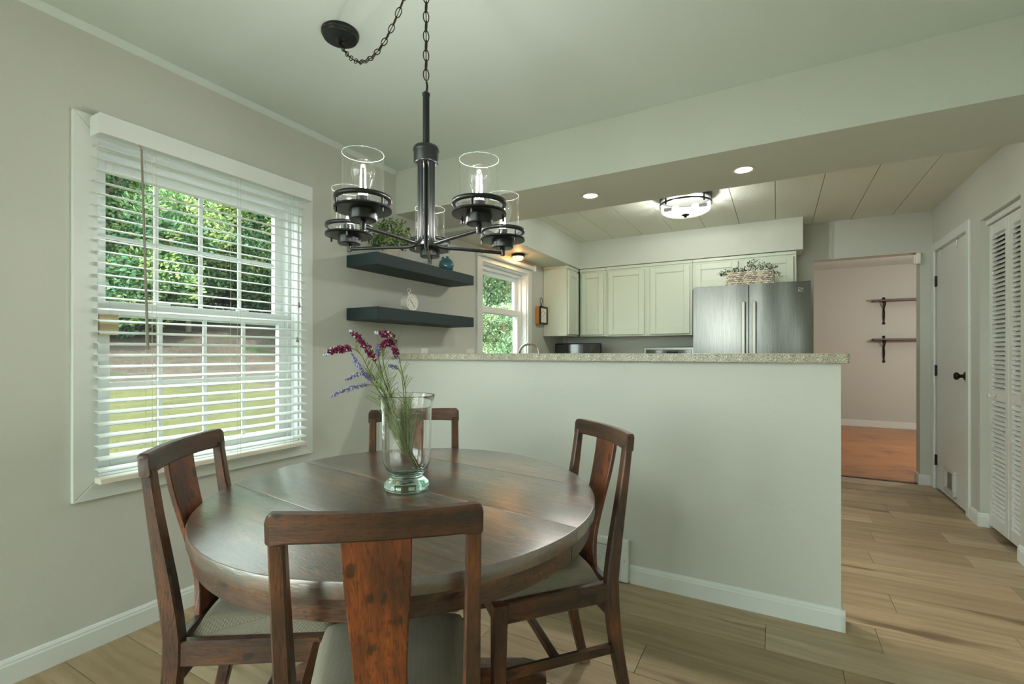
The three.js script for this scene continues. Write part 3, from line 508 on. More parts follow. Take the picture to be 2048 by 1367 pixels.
// ---------------------------------------------------------------- chandelier
{
  const C = [-0.894, 0, -1.106], t = thing('chandelier', 'black five-arm chandelier with clear glass shades hanging over the table', 'chandelier', C, YAW);
  const yArm = 1.462, R = 0.243, link = tube(Array.from({ length: 14 }, (_, i) => { const a = i / 14 * 6.2832; return [0.0083 * Math.cos(a), 0.0165 * Math.sin(a), 0]; }), 0.0016, 28, 6, true);
  part('rod', lathe([[0, 1.74], [0.0098, 1.74], [0.0098, 1.895], [0.0115, 1.897], [0.0115, 1.903], [0.007, 1.908], [0, 1.909]], 20), M.black, t);
  part('loop', tube([[0, 1.905, 0], [0.003, 1.922, 0], [0.001, 1.938, 0]], 0.003, 8, 8), M.chain, t);
  part('hub', lathe([[0, 1.698], [0.03, 1.698], [0.0355, 1.703], [0.0355, 1.733], [0.0375, 1.735], [0.0375, 1.741], [0.034, 1.748], [0.012, 1.752], [0, 1.752]], 36), M.black, t);
  part('core', cyl(0.006, 0.006, 1.455, 1.7, 14), M.black, t);
  const ring = (r0, r1, y0, y1) => lathe([[r0, y0], [r1, y0], [r1, y1], [r0, y1], [r0, y0]], 44);
  for (let k = 0; k < 5; k++) {
    const a = (-118.9 + 72 * k) * Math.PI / 180, dx = Math.cos(a), dz = -Math.sin(a);     // local x to the right, -z away from the viewer
    const P = (r, y) => V(r * dx, y, r * dz), ex = R * dx, ez = R * dz;
    part('arm', new THREE.TubeGeometry(new THREE.CatmullRomCurve3([P(0.021, 1.7), P(0.021, 1.6), P(0.021, 1.5), P(0.023, 1.48), P(0.03, 1.468), P(0.045, yArm), P(0.12, yArm), P(R, yArm)], false, 'centripetal'), 60, 0.0052, 10), M.black, t);
    const cup = part('socket_cup', merge([cyl(0.0072, 0.0072, 1.454, 1.482, 16), lathe([[0, 1.476], [0.031, 1.476], [0.0335, 1.479], [0.0335, 1.5], [0.036, 1.503], [0, 1.503]], 32), ring(0, 0.069, 1.5, 1.5075), cyl(0.0165, 0.0165, 1.5, 1.535, 18)]).translate(ex, 0, ez), M.black, t);
    part('shade_ring', ring(0.0595, 0.069, 1.525, 1.5345).translate(ex, 0, ez), M.black, cup);
    for (let j = 0; j < 3; j++) { const q = a + 0.5 + j * 2.0944; part('spacer', cyl(0.003, 0.003, 1.489, 1.53, 8, ex + 0.064 * Math.cos(q), ez + 0.064 * Math.sin(q)), M.black, cup); }
    const sh = part('glass_shade', lathe([[0.0498, 1.508], [0.0502, 1.51], [0.0502, 1.6385], [0.0498, 1.64]], 48).translate(ex, 0, ez), M.glass, t);
    part('rim', new THREE.TorusGeometry(0.05, 0.0008, 6, 48).rotateX(Math.PI / 2).translate(ex, 1.64, ez), M.rimGlass, sh);
    const bulb = part('bulb', lathe([[0.0128, 1.532], [0.0135, 1.54], [0.017, 1.555], [0.0245, 1.575], [0.0288, 1.592], [0.0285, 1.606], [0.023, 1.619], [0.012, 1.6255], [0.003, 1.628], [0, 1.6275]], 32).translate(ex, 0, ez), M.glass, t);
    const fil = []; for (let j = 0; j < 4; j++) { const q = j * Math.PI / 2 + 0.4; fil.push(rod([ex + 0.0085 * Math.cos(q), 1.552, ez + 0.0085 * Math.sin(q)], [ex + 0.0065 * Math.cos(q), 1.6, ez + 0.0065 * Math.sin(q)], 0.0013, 8)); }
    fil.push(cyl(0.009, 0.009, 1.538, 1.541, 12, ex, ez));
    part('filament', fil, M.filament, bulb);
    const l = new THREE.PointLight(0xfffcf8, LAMP.bulb); l.name = 'chandelier_bulb_light'; l.position.set(ex, 1.572, ez); l.castShadow = true; l.shadow.radius = 0.6; t.add(l);
  }
  // canopy on the ceiling, hook over the table and the chain between them, in the same turned frame
  const toLocal = (x, y, z) => { const dx = x - C[0], dz = z - C[2], c = Math.cos(YAW), s = Math.sin(YAW); return V(dx * c - dz * s, y, dx * s + dz * c); };
  const cp = toLocal(-1.517, 0, -1.345);
  part('canopy', lathe([[0, 2.386], [0.012, 2.386], [0.018, 2.39], [0.024, 2.3925], [0.055, 2.393], [0.064, 2.395], [0.066, 2.399], [0.066, 2.404], [0.07, 2.406], [0.0715, 2.411], [0.0715, 2.42], [0, 2.42]], 44).translate(cp.x, 0, cp.z), M.black, t);
  part('canopy_loop', tube([[cp.x, 2.388, cp.z], [cp.x, 2.372, cp.z]], 0.005, 4, 8), M.chain, t);
  part('hook', tube([[0, 2.42, 0], [0, 2.405, 0], [0.008, 2.395, 0], [0.004, 2.384, 0], [-0.007, 2.388, 0]], 0.003, 14, 8), M.chain, t);
  const runs = [[V(0, 1.944, 0), V(0, 2.392, 0), 0], [V(cp.x, 2.374, cp.z), V(0, 2.39, 0), 0.2]];
  for (const [A, B, sag] of runs) {
    const curve = new THREE.CatmullRomCurve3(Array.from({ length: 25 }, (_, i) => { const k = i / 24; return A.clone().lerp(B, k).add(V(0, -sag * 4 * k * (1 - k), 0)); })), n = Math.round(curve.getLength() / 0.0275), up = V(0, 1, 0);
    for (let i = 0; i < n; i++) { const u = (i + 0.5) / n, m = part('chain_link', link, M.chain, t); m.position.copy(curve.getPointAt(u)); m.quaternion.setFromUnitVectors(up, curve.getTangentAt(u)).multiply(new THREE.Quaternion().setFromAxisAngle(up, (i % 2) * Math.PI / 2 + 0.5)); }
    part('cord', new THREE.TubeGeometry(curve, 40, 0.0013, 5), M.ink, t);
  }
}

// ---------------------------------------------------------------- blind in the large window
{
  const z0 = -0.855, z1 = -1.783, xc = -2.295, t = thing('window_blind', 'white slatted blind drawn down over the large window', 'blind', [xc, 0, (z0 + z1) / 2]);
  const half = (z0 - z1) / 2;
  // in local coordinates: x into the room, z along the window
  part('valance', [rbox(0.042, 0.055, 1.985, 2.062, -half - 0.012, half + 0.012, 0.003), rbox(-0.03, 0.044, 1.985, 2.062, half + 0.002, half + 0.012, 0.002), rbox(-0.03, 0.044, 1.985, 2.062, -half - 0.012, -half - 0.002, 0.002)], M.slat, t);
  part('head_rail', rbox(-0.03, 0.03, 1.995, 2.045, -half, half, 0.003), M.slat, t);
  const N = 6, arc = []; for (let i = 0; i <= N; i++) { const q = -1 + 2 * i / N; arc.push([q * 0.0253, 0.0035 * (1 - q * q)]); } for (let i = N; i >= 0; i--) { const q = -1 + 2 * i / N; arc.push([q * 0.0253, 0.0035 * (1 - q * q) - 0.0027]); }
  const slat = extrude(arc, 2 * half).translate(0, 0, -half);
  for (let k = 0; k < 29; k++) { const s = part('slat', slat, M.slat, t); s.position.y = 1.946 - 0.0446 * k; s.rotation.z = k ? -0.17 : -0.1; }
  part('bottom_rail', rbox(-0.026, 0.026, 0.645, 0.667, -half, half, 0.004), M.cream, t);
  for (const z of [0.29, -0.07, -0.36]) {
    for (const x of [-0.027, 0.027]) part('ladder_cord', rod([x, 0.65, z], [x, 1.99, z], 0.0008, 5), M.cord, t);
    part('lift_cord', rod([0.03, 0.65, z - 0.014], [0.03, 1.99, z - 0.014], 0.0008, 5), M.cord, t);
  }
  const wz = 0.338; part('tilt_wand', [new THREE.CylinderGeometry(0.0042, 0.0052, 0.8, 6).rotateX(0.028).translate(0.062, 1.565, wz - 0.006), rod([0.062, 1.965, wz + 0.005], [0.045, 1.99, wz + 0.005], 0.002, 6)], M.wand, t);
  for (const [z, y, len] of [[-0.385, 1.42, 0.55], [-0.375, 1.235, 0.73]]) { part('pull_cord', tube([[0.06, y + len, z + 0.01], [0.062, y + len * 0.7, z + 0.004], [0.06, y + len * 0.4, z - 0.006], [0.06, y, z]], 0.0009, 14, 5), M.cord, t); part('tassel', lathe([[0, 0.028], [0.004, 0.026], [0.0045, 0.015], [0.008, 0.006], [0.0075, 0], [0, 0]], 14).translate(0.06, y - 0.026, z), M.wand, t); }
  const b = thing('wooden_block', 'small tan wooden block wedged against the sash behind the blind', 'block', [-2.395, 1.225, -0.925]);
  part('block', rbox(-0.02, 0.02, 0, 0.083, -0.033, 0.033, 0.003), M.block, b);
}

// ---------------------------------------------------------------- half wall top, floor vent, shelves and what stands on them
{
  const w = thing('bar_top', 'speckled stone worktop on the half wall', 'worktop');
  const P = [[-2.165, 2.38], [0.25, 2.38], [0.258, 2.388], [0.258, 2.612], [0.25, 2.62], [-2.343, 2.62], [-2.343, 2.585]];
  part('slab', grain(extrude(P, 0.033, [], 0.004).rotateX(-Math.PI / 2).translate(0, 1.112, 0), 'x'), M.stone, w);
  const v = thing('floor_vent', 'white slotted heating vent at the foot of the half wall', 'vent', [-0.805, 0, -2.41]);
  part('casing', [rbox(-0.153, -0.125, 0.004, 0.215, 0, 0.03, 0.004), rbox(0.115, 0.153, 0.004, 0.215, 0, 0.03, 0.004), rbox(-0.125, 0.115, 0.004, 0.045, 0, 0.03, 0.004), rbox(-0.125, 0.115, 0.178, 0.215, 0, 0.03, 0.004)], M.trim, v);
  part('back', box(-0.13, 0.12, 0.04, 0.18, 0.002, 0.006), M.ventDark, v);
  const sl = new THREE.BoxGeometry(0.25, 0.0032, 0.009).rotateX(0.45); for (let i = 0; i < 18; i++) { const s = part('slat', sl, M.trim, v); s.position.set(-0.005, 0.047 + i * 0.0076, 0.02); }
  part('screw', new THREE.SphereGeometry(0.003, 8, 6).translate(0.135, 0.11, 0.03), M.steelBar, v);
  for (const [name, y0, y1, label] of [['floating_shelf', 1.683, 1.757, 'upper dark teal floating shelf with the plant'], ['floating_shelf', 1.355, 1.43, 'lower dark teal floating shelf with the alarm clock']]) {
    const s = thing(name, label, 'shelf', [XL, y0, -2.65], 0, 'dark floating shelves on the left wall');
    part('board', rbox(0.0, 0.255, 0, y1 - y0, -0.523, 0.524, 0.0025), M.shelf, s);
  }
  // alarm clock facing the room
  const c = thing('alarm_clock', 'small cream alarm clock with a ring handle on the lower shelf', 'clock', [-2.205, 1.43, -2.545], Math.PI / 2 - 0.05);
  const yc = 0.064;
  part('case', lathe([[0, -0.03], [0.05, -0.03], [0.055, -0.026], [0.056, 0.022], [0.059, 0.026], [0.058, 0.032], [0.053, 0.032], [0.051, 0.026], [0, 0.026]], 40).rotateX(Math.PI / 2).translate(0, yc, 0), M.cream, c);
  const f = part('dial', new THREE.CircleGeometry(0.051, 40).translate(0, yc, 0.0265), M.alarmDial, c);
  part('hand', box(-0.0016, 0.0016, -0.004, 0.027, 0.0285, 0.0295).rotateZ(0.75).translate(0, yc, 0), M.ink, f); part('hand', box(-0.0012, 0.0012, -0.006, 0.04, 0.0295, 0.0305).rotateZ(-2.45).translate(0, yc, 0), M.ink, f);
  part('knob', cyl(0.006, 0.008, 0.118, 0.132, 14), M.cream, c);
  part('ring_handle', new THREE.TorusGeometry(0.0145, 0.0022, 8, 30).translate(0, 0.149, 0), M.cream, c);
  for (const s of [-1, 1]) part('foot', cyl(0.0045, 0.006, 0, 0.02, 10, s * 0.03, 0), M.cream, c);
  // round teal bud vase
  const b = thing('bud_vase', 'round glossy teal bud vase with small spouts on the upper shelf', 'vase', [-2.195, 1.757, -2.955]);
  part('body', lathe([[0, 0], [0.026, 0], [0.04, 0.008], [0.054, 0.03], [0.0585, 0.055], [0.054, 0.08], [0.04, 0.1], [0.02, 0.111], [0, 0.113]], 40), M.teal, b);
  for (const [x, z] of [[0.02, 0.016], [-0.022, 0.012], [0.0, -0.024]]) part('spout', lathe([[0.011, 0], [0.0095, 0.012], [0.011, 0.018], [0.009, 0.018], [0.0075, 0.01], [0.0075, 0]], 18).translate(x, 0.102, z), M.teal, b);
}
// small bent leaf in the x-y plane, base at the origin
function leafGeo(l, w, bend = 0.2) {
  const g = new THREE.PlaneGeometry(1, 1, 2, 4), p = g.attributes.position;
  for (let i = 0; i < p.count; i++) { const k = p.getY(i) + 0.5, s = p.getX(i) * 2, hw = w * Math.sin(Math.PI * clamp(k * 0.92 + 0.06)) ** 0.8; p.setXYZ(i, s * hw * 0.5, k * l, -bend * l * k * k + Math.abs(s) * w * 0.12); }
  g.computeVertexNormals(); return g;
}
function bush(parent, seed, n, place, size, mats, name = 'leaves') {
  const r = rng(seed), lists = mats.map(() => []), L = leafGeo(1, 0.5, 0.25);
  for (let i = 0; i < n; i++) { const p = place(r, i), s = mix(size[0], size[1], r()), m = new THREE.Matrix4().compose(p, new THREE.Quaternion().setFromEuler(new THREE.Euler(r() * 6.28, r() * 6.28, r() * 6.28)), V(s, s, s)); lists[Math.floor(r() * mats.length)].push(L.clone().applyMatrix4(m)); }
  lists.forEach((l, i) => { const o = part(name, l, mats[i], parent); o.userData.kind = 'stuff'; });
}
{
  const p = thing('potted_plant', 'leafy green plant in a whitewashed pot on the upper shelf', 'plant', [-2.2, 1.757, -2.37]);
  part('pot', lathe([[0, 0], [0.044, 0], [0.054, 0.07], [0.056, 0.075], [0.05, 0.075], [0.047, 0.06], [0, 0.06]], 28), M.washed, p);
  const r0 = rng(8), st = []; for (let i = 0; i < 22; i++) { const a = r0() * 6.283, l = mix(0.06, 0.13, r0()); st.push(tube([[0, 0.06, 0], [Math.cos(a) * l * 0.4, 0.06 + l * 0.6, Math.sin(a) * l * 0.4], [Math.cos(a) * l, 0.06 + l * mix(0.6, 1.6, r0()), Math.sin(a) * l]], 0.0012, 8, 4)); }
  part('stems', st, M.stem, p);
  bush(p, 9, 520, (r) => { const a = r() * 6.283, q = Math.acos(1 - 1.2 * r()), d = 0.05 + 0.09 * Math.sqrt(r()); return V(Math.cos(a) * Math.sin(q) * d * 0.95, 0.11 + Math.cos(q) * d * 1.15, Math.sin(a) * Math.sin(q) * d * 0.95); }, [0.016, 0.03], [M.foliage, M.foliageLight]);
}

// ---------------------------------------------------------------- lamps of the kitchen
for (const [x, z, side] of [[-1.012, -2.842, 'left'], [-0.158, -2.832, 'right']]) {
  const l = thing('recessed_light', `${side}-hand of the two lit recessed lights under the beam`, 'ceiling light', [x, 2.122, z], 0, 'recessed lights under the beam');
  part('trim_ring', lathe([[0.041, -0.001], [0.056, -0.004], [0.058, 0], [0.041, 0], [0.041, -0.001]], 40), M.white, l);
  part('lens', new THREE.CircleGeometry(0.043, 36).rotateX(Math.PI / 2).translate(0, -0.0015, 0), M.lens, l);
  const s = new THREE.SpotLight(0xfffaf4, LAMP.recessed, 0, 1.25, 0.6); s.name = 'recessed_spot'; s.position.set(0, -0.012, 0); s.target.position.set(0, -1, 0); s.castShadow = true; s.shadow.radius = 2; l.add(s, s.target);
}
{
  const l = thing('flush_light', 'round flush ceiling light with seeded glass drum and dark bands in the kitchen', 'ceiling light', [-0.635, CK, -3.985]);
  part('pan', lathe([[0, 0], [0.192, 0], [0.195, -0.006], [0.195, -0.03], [0.186, -0.036], [0.18, -0.03], [0, -0.03]], 52), M.iron, l);
  part('band', lathe([[0.19, -0.062], [0.196, -0.062], [0.196, -0.075], [0.19, -0.075], [0.19, -0.062]], 52), M.iron, l);
  for (let i = 0; i < 4; i++) { const a = i * Math.PI / 2 + 0.9; part('strap', rbox(0.189, 0.198, -0.09, -0.03, -0.007, 0.007, 0.002).rotateY(a), M.iron, l); }
  part('glass_drum', lathe([[0.184, -0.034], [0.186, -0.06], [0.186, -0.105], [0.178, -0.126], [0.15, -0.14], [0.08, -0.148], [0.01, -0.149]], 52), M.seeded, l);
  part('finial', lathe([[0, -0.146], [0.028, -0.148], [0.03, -0.152], [0.012, -0.16], [0.008, -0.17], [0, -0.172]], 24), M.bronze, l);
  part('reflector', lathe([[0, -0.032], [0.17, -0.032], [0.17, -0.034], [0, -0.034]], 40), M.steelBar, l);
  for (const s of [-1, 1]) {
    const b = part('bulb', new THREE.SphereGeometry(0.021, 20, 14).scale(1.35, 1, 1).translate(s * 0.075, -0.092, 0.01), M.lens, l); part('lamp_holder', cyl(0.014, 0.014, -0.03, 0.03, 12).rotateZ(Math.PI / 2).translate(s * 0.13, -0.092, 0.01), M.iron, b);
    const q = new THREE.PointLight(0xfffcf8, LAMP.flush / 2); q.name = 'flush_bulb_light'; q.position.set(s * 0.075, -0.092, 0.01); q.castShadow = true; q.shadow.radius = 1.2; l.add(q);
  }
  const s = thing('soffit_light', 'small warm round lamp under the soffit above the kitchen window', 'ceiling light', [-2.165, 2.092, -4.05]);
  part('ring', lathe([[0, 0], [0.064, 0], [0.064, -0.022], [0.055, -0.024], [0, -0.022]], 32), M.bronze, s);
  part('shade', lathe([[0.054, -0.022], [0.052, -0.045], [0.035, -0.056], [0, -0.058]], 32), M.warmLens, s);
  for (let i = 0; i < 4; i++) part('wire', rod([0.056 * Math.cos(i * 1.571), -0.02, 0.056 * Math.sin(i * 1.571)], [0.05 * Math.cos(i * 1.571), -0.056, 0.05 * Math.sin(i * 1.571)], 0.002, 6), M.bronze, s);
  const q = new THREE.PointLight(0xffb469, LAMP.soffit); q.name = 'soffit_bulb_light'; q.position.set(0, -0.04, 0); q.castShadow = true; s.add(q);
  const rl = thing('ceiling_light', 'round white ceiling lamp over the room behind the viewer', 'ceiling light', [-1.85, CH, 2.0]);
  part('pan', cyl(0.24, 0.24, -0.03, 0, 36), M.white, rl); part('bowl', lathe([[0.23, -0.03], [0.22, -0.09], [0.15, -0.14], [0, -0.16]], 36), M.lens, rl);
  const rp = new THREE.PointLight(0xf4fcff, LAMP.rear); rp.name = 'rear_bulb_light'; rp.position.set(0, -0.09, 0); rp.castShadow = true; rp.shadow.radius = 11; rl.add(rp);
  const h = thing('hall_light', 'round white pendant lamp in the room beyond the doorway', 'ceiling light', [2.1, 2.5, -7.0]);
  part('rose', cyl(0.06, 0.06, -0.02, 0, 24), M.white, h); part('cord', cyl(0.004, 0.004, -0.7, -0.02, 8), M.white, h); part('globe', new THREE.SphereGeometry(0.11, 24, 16).translate(0, -0.78, 0), M.lens, h);
  const hl = new THREE.PointLight(0xfff1e6, LAMP.hall); hl.name = 'hall_bulb_light'; hl.position.set(0, -0.78, 0); hl.castShadow = true; hl.shadow.radius = 5; h.add(hl);
}

// ---------------------------------------------------------------- kitchen cabinets
// a framed door w x h in the x-y plane, front at z = 0.02, lower left corner at the origin
function cabDoor(parent, w, h, pos, turn) {
  const st = 0.056, d = part('door', [rbox(0, st, 0, h, 0, 0.02, 0.003), rbox(w - st, w, 0, h, 0, 0.02, 0.003), rbox(st, w - st, 0, st, 0, 0.02, 0.003), rbox(st, w - st, h - st, h, 0, 0.02, 0.003)], M.cabinet, parent);
  part('panel', [box(st - 0.004, w - st + 0.004, st - 0.004, h - st + 0.004, 0.002, 0.009)], M.cabinet, d);
  part('bead', [rbox(st, st + 0.007, st, h - st, 0.008, 0.0145, 0.002), rbox(w - st - 0.007, w - st, st, h - st, 0.008, 0.0145, 0.002), rbox(st, w - st, st, st + 0.007, 0.008, 0.0145, 0.002), rbox(st, w - st, h - st - 0.007, h - st, 0.008, 0.0145, 0.002)], M.cabinet, d);
  d.position.set(...pos); d.rotation.y = turn; return d;
}
function upper(label, x0, x1, y0, y1, doors, z0 = -5.14) {
  const c = thing('wall_cabinet', label, 'cabinet', [x0, y0, ZB], 0, 'white wall cabinets');
  part('body', rbox(0, x1 - x0, 0, y1 - y0, 0, z0 - ZB, 0.002), M.cabinetBody, c);
  part('top_moulding', rbox(0, x1 - x0, y1 - y0 - 0.03, y1 - y0, z0 - ZB, z0 - ZB + 0.012, 0.003), M.cabinet, c);
  for (const [a, b] of doors) cabDoor(c, b - a, y1 - y0 - 0.07, [a - x0, 0.018, z0 - ZB + 0.001], 0);
}
{
  const c = thing('wall_cabinet', 'white wall cabinet beside the kitchen window, plain end panel showing', 'cabinet', [-2.25, 1.337, -4.8], 0, 'white wall cabinets');
  part('body', rbox(0, 0.275, 0, 0.754, -0.32, 0, 0.002), M.cabinetBody, c);
  part('top_moulding', rbox(0, 0.287, 0.724, 0.754, -0.32, 0.004, 0.003), M.cabinet, c);
  cabDoor(c, 0.285, 0.684, [0.276, 0.018, -0.015], Math.PI / 2);
  upper('white corner wall cabinet with one narrow door', -1.955, -1.652, 1.337, 2.092, [[-1.932, -1.678]]);
  upper('white two-door wall cabinet left of the refrigerator', -1.65, -0.752, 1.333, 2.092, [[-1.622, -1.232], [-1.17, -0.777]]);
  upper('white two-door cabinet above the refrigerator', -0.75, 0.152, 1.79, 2.092, [[-0.725, -0.333], [-0.277, 0.129]]);
  // base units, out of sight behind the half wall
  const b = thing('base_cabinet', 'white base cabinets along the kitchen back wall', 'cabinet', [-2.2, 0, ZB]);
  part('body', rbox(0, 0.895, 0.1, 0.87, 0.02, 0.57, 0.003), M.cabinetBody, b); part('plinth', box(0, 0.895, 0, 0.1, 0.02, 0.53), M.gap, b); cabDoor(b, 0.42, 0.7, [0.46, 0.13, 0.571], 0);
  const s = thing('base_cabinet', 'white sink base cabinets under the kitchen window', 'cabinet', [-2.2, 0, -3.75]);
  part('body', rbox(0.02, 0.53, 0.1, 0.87, -1.07, 1.08, 0.003), M.cabinetBody, s); part('plinth', box(0.02, 0.47, 0, 0.1, -1.08, 1.08), M.gap, s);
  for (let i = 0; i < 4; i++) cabDoor(s, 0.5, 0.7, [0.531, 0.13, 1.05 - i * 0.53], Math.PI / 2);
  const w = thing('kitchen_worktop', 'speckled stone kitchen worktop under the window', 'worktop', [-2.2, 0.87, -3.75]);
  part('slab', grain(merge([rbox(0.005, 0.56, 0, 0.036, -1.079, 1.1, 0.004), rbox(0.005, 0.905, 0, 0.036, -1.67, -1.08, 0.004)]), 'x'), M.stone, w);
}
// refrigerator
{
  const f = thing('refrigerator', 'stainless steel french-door refrigerator', 'refrigerator', [-0.22, 0, -4.7]);
  part('body', rbox(-0.456, 0.456, 0.02, 1.735, -0.7, -0.07, 0.006), M.iron, f, 'dark cabinet');
  const door = (x0, x1, y0, y1) => { const n = 14, r = []; for (let i = 0; i <= n; i++) { const x = mix(x0, x1, i / n), q = (x + 0) / 0.463, z = -0.012 * q * q; r.push([[x, y0, z], [x, y1, z], [x, y1, -0.065], [x, y0, -0.065]]); } return grain(loft(r, 0.4), 'x'); };
  for (const [a, b] of [[-0.463, -0.003], [0.003, 0.463]]) part('door', door(a, b, 0.72, 1.755), M.steel, f);
  part('freezer_drawer', door(-0.463, 0.463, 0.06, 0.71), M.steel, f);
  part('gasket', box(-0.45, 0.45, 0.06, 1.75, -0.07, -0.05), M.gap, f);
  for (const s of [-1, 1]) { const x = s * 0.042, h = part('handle', rbox(x - 0.0155, x + 0.0155, 0.86, 1.6, 0.038, 0.052, 0.005, 2), M.steelBar, f); for (const y of [0.9, 1.56]) part('standoff', rbox(x - 0.01, x + 0.01, y - 0.02, y + 0.02, -0.004, 0.04, 0.003), M.steelBar, h); }
  part('handle', rbox(-0.3, 0.3, 0.64, 0.67, 0.038, 0.052, 0.005, 2), M.steelBar, f);
  const lg = part('badge', rbox(0.372, 0.41, 1.665, 1.703, -0.012, -0.0045, 0.001), M.steelBar, f);
  for (let i = 0; i < 3; i++) part('badge_stroke', box(-0.0165, 0.0165, -0.0024, 0.0024, 0, 0.0014).rotateZ(i === 1 ? -0.35 : 0.28).translate(0.391, 1.673 + i * 0.011, -0.0045), M.ink, lg);
  // basket with trailing plant on top
  const b = thing('wicker_basket', 'low woven basket on top of the refrigerator', 'basket', [-0.216, 1.757, -4.86]);
  const hw = 0.185, hd = 0.07, H = 0.128;
  part('lining', [box(-hw + 0.012, hw - 0.012, 0.004, H - 0.02, -hd + 0.012, hd - 0.012)], M.soil, b);
  const r = rng(31), A = [], B = [];
  for (let row = 0; row < 7; row++) {
    const y = 0.011 + row * 0.0178, per = 2 * (2 * hw + 2 * hd), n = 42;
    for (let i = 0; i < n; i++) {
      let d = ((i + (row % 2) * 0.5) / n) * per, x, z, tx, tz; if (d < 2 * hw) { x = -hw + d; z = hd; tx = 1; tz = 0; } else if ((d -= 2 * hw) < 2 * hd) { x = hw; z = hd - d; tx = 0; tz = 1; } else if ((d -= 2 * hd) < 2 * hw) { x = hw - d; z = -hd; tx = 1; tz = 0; } else { d -= 2 * hw; x = -hw; z = -hd + d; tx = 0; tz = 1; }
      const g = new THREE.SphereGeometry(1, 7, 5).scale(0.0175, 0.0088, 0.008).rotateZ(0.38 * (row % 2 ? 1 : -1) + (r() - 0.5) * 0.25); if (tz) g.rotateY(Math.PI / 2); (r() < 0.62 ? A : B).push(g.translate(x + (r() - 0.5) * 0.004, y, z + (r() - 0.5) * 0.004));
    }
  }
  part('weave', A, M.wicker, b); part('dark_weave', B, M.wickerDark, b);
  const p = thing('trailing_plant', 'dark green trailing plant spilling over the basket', 'plant', [-0.216, 1.757 + H - 0.03, -4.86]);
  const vines = [], q = rng(41); const V_ = [[-0.24, 0.01, 0.05], [-0.2, 0.05, 0.03], [-0.13, 0.055, 0.05], [-0.06, 0.05, 0.02], [0.0, 0.11, 0.0], [0.04, 0.12, 0.03], [0.09, 0.1, 0.0], [0.15, 0.08, 0.04], [0.2, 0.05, 0.05], [0.225, -0.03, 0.09], [-0.25, 0.02, 0.08]];
  const ends = []; for (const [x, y, z] of V_) { vines.push(tube([[x * 0.55, 0, z * 0.4], [x * 0.85, Math.max(y, 0.03) + 0.01, z * 0.8], [x, y, z]], 0.0013, 8, 4)); ends.push([x, y, z]); }
  part('vines', vines, M.stem, p);
  bush(p, 43, 620, (r) => { const e = ends[Math.floor(r() * ends.length)], k = Math.sqrt(r()); return V(mix(e[0] * 0.5, e[0], k) + (r() - 0.5) * 0.05, mix(0.03, Math.max(e[1], -0.02), k) + (r() - 0.3) * 0.025, mix(e[2] * 0.3, e[2], k) + (r() - 0.5) * 0.04); }, [0.011, 0.019], [M.foliage, std({ color: '#2c4a22', roughness: 0.6 })]);
}
// cooker, dark screen, tap, small plant
{
  const c = thing('cooker', 'stainless cooker with a black control panel beside the refrigerator', 'cooker', [-1.022, 0, ZB]);
  part('body', rbox(-0.268, 0.268, 0.02, 0.9, 0.02, 0.62, 0.005), M.steel, c); part('cooktop', rbox(-0.268, 0.268, 0.9, 0.915, 0.02, 0.63, 0.003), M.appliance, c);
  const bp = part('backguard', rbox(-0.268, 0.268, 0.91, 1.218, 0.02, 0.1, 0.008), M.steelBar, c); part('control_panel', rbox(-0.24, 0.235, 0.98, 1.188, 0.098, 0.106, 0.004), M.appliance, bp); part('display', box(-0.02, 0.1, 1.12, 1.17, 0.106, 0.107), M.ventDark, bp);
  part('oven_door', rbox(-0.26, 0.26, 0.2, 0.78, 0.62, 0.64, 0.004), M.appliance, c); part('oven_handle', rod([-0.22, 0.8, 0.67], [0.22, 0.8, 0.67], 0.011, 12), M.steelBar, c);
  const s = thing('flat_screen', 'black flat screen standing in the kitchen corner', 'screen', [-1.94, 0.906, -5.03], 0.0);
  part('housing', rbox(-0.27, 0.27, 0.03, 0.355, -0.02, 0.008, 0.012, 2), M.iron, s); part('glass', rbox(-0.257, 0.257, 0.045, 0.343, 0.006, 0.011, 0.002), M.appliance, s); part('stand', [rbox(-0.13, 0.13, 0, 0.012, -0.08, 0.07, 0.004), rbox(-0.03, 0.03, 0.01, 0.06, -0.02, 0.0, 0.003)], M.iron, s);
  const f = thing('kitchen_tap', 'brushed nickel arched tap in front of the kitchen window', 'tap', [-2.13, 0.906, -4.0]);
  const arch = []; for (let i = 0; i <= 12; i++) { const a = Math.PI * i / 12; arch.push([0.105 - 0.105 * Math.cos(a), 0.225 + 0.105 * Math.sin(a), 0]); }
  part('spout', tube([[0, 0.02, 0], [0, 0.14, 0], ...arch, [0.21, 0.17, 0]], 0.0125, 48, 14), M.nickel, f); part('base', lathe([[0, 0], [0.028, 0], [0.026, 0.02], [0.018, 0.05], [0, 0.05]], 24), M.nickel, f); part('lever', rod([0, 0.04, 0], [0.01, 0.07, -0.08], 0.006, 8), M.nickel, f);
  const p = thing('small_plant', 'small light green plant by the kitchen window', 'plant', [-2.02, 0.906, -4.62]);
  part('pot', lathe([[0, 0], [0.06, 0], [0.075, 0.14], [0.07, 0.142], [0.06, 0.13], [0, 0.13]], 24), M.washed, p);
  bush(p, 61, 60, (r) => { const a = r() * 6.283, d = 0.1 * Math.sqrt(r()); return V(Math.cos(a) * d, 0.15 + r() * 0.085, Math.sin(a) * d); }, [0.03, 0.055], [M.foliage, M.foliageLight]);
}
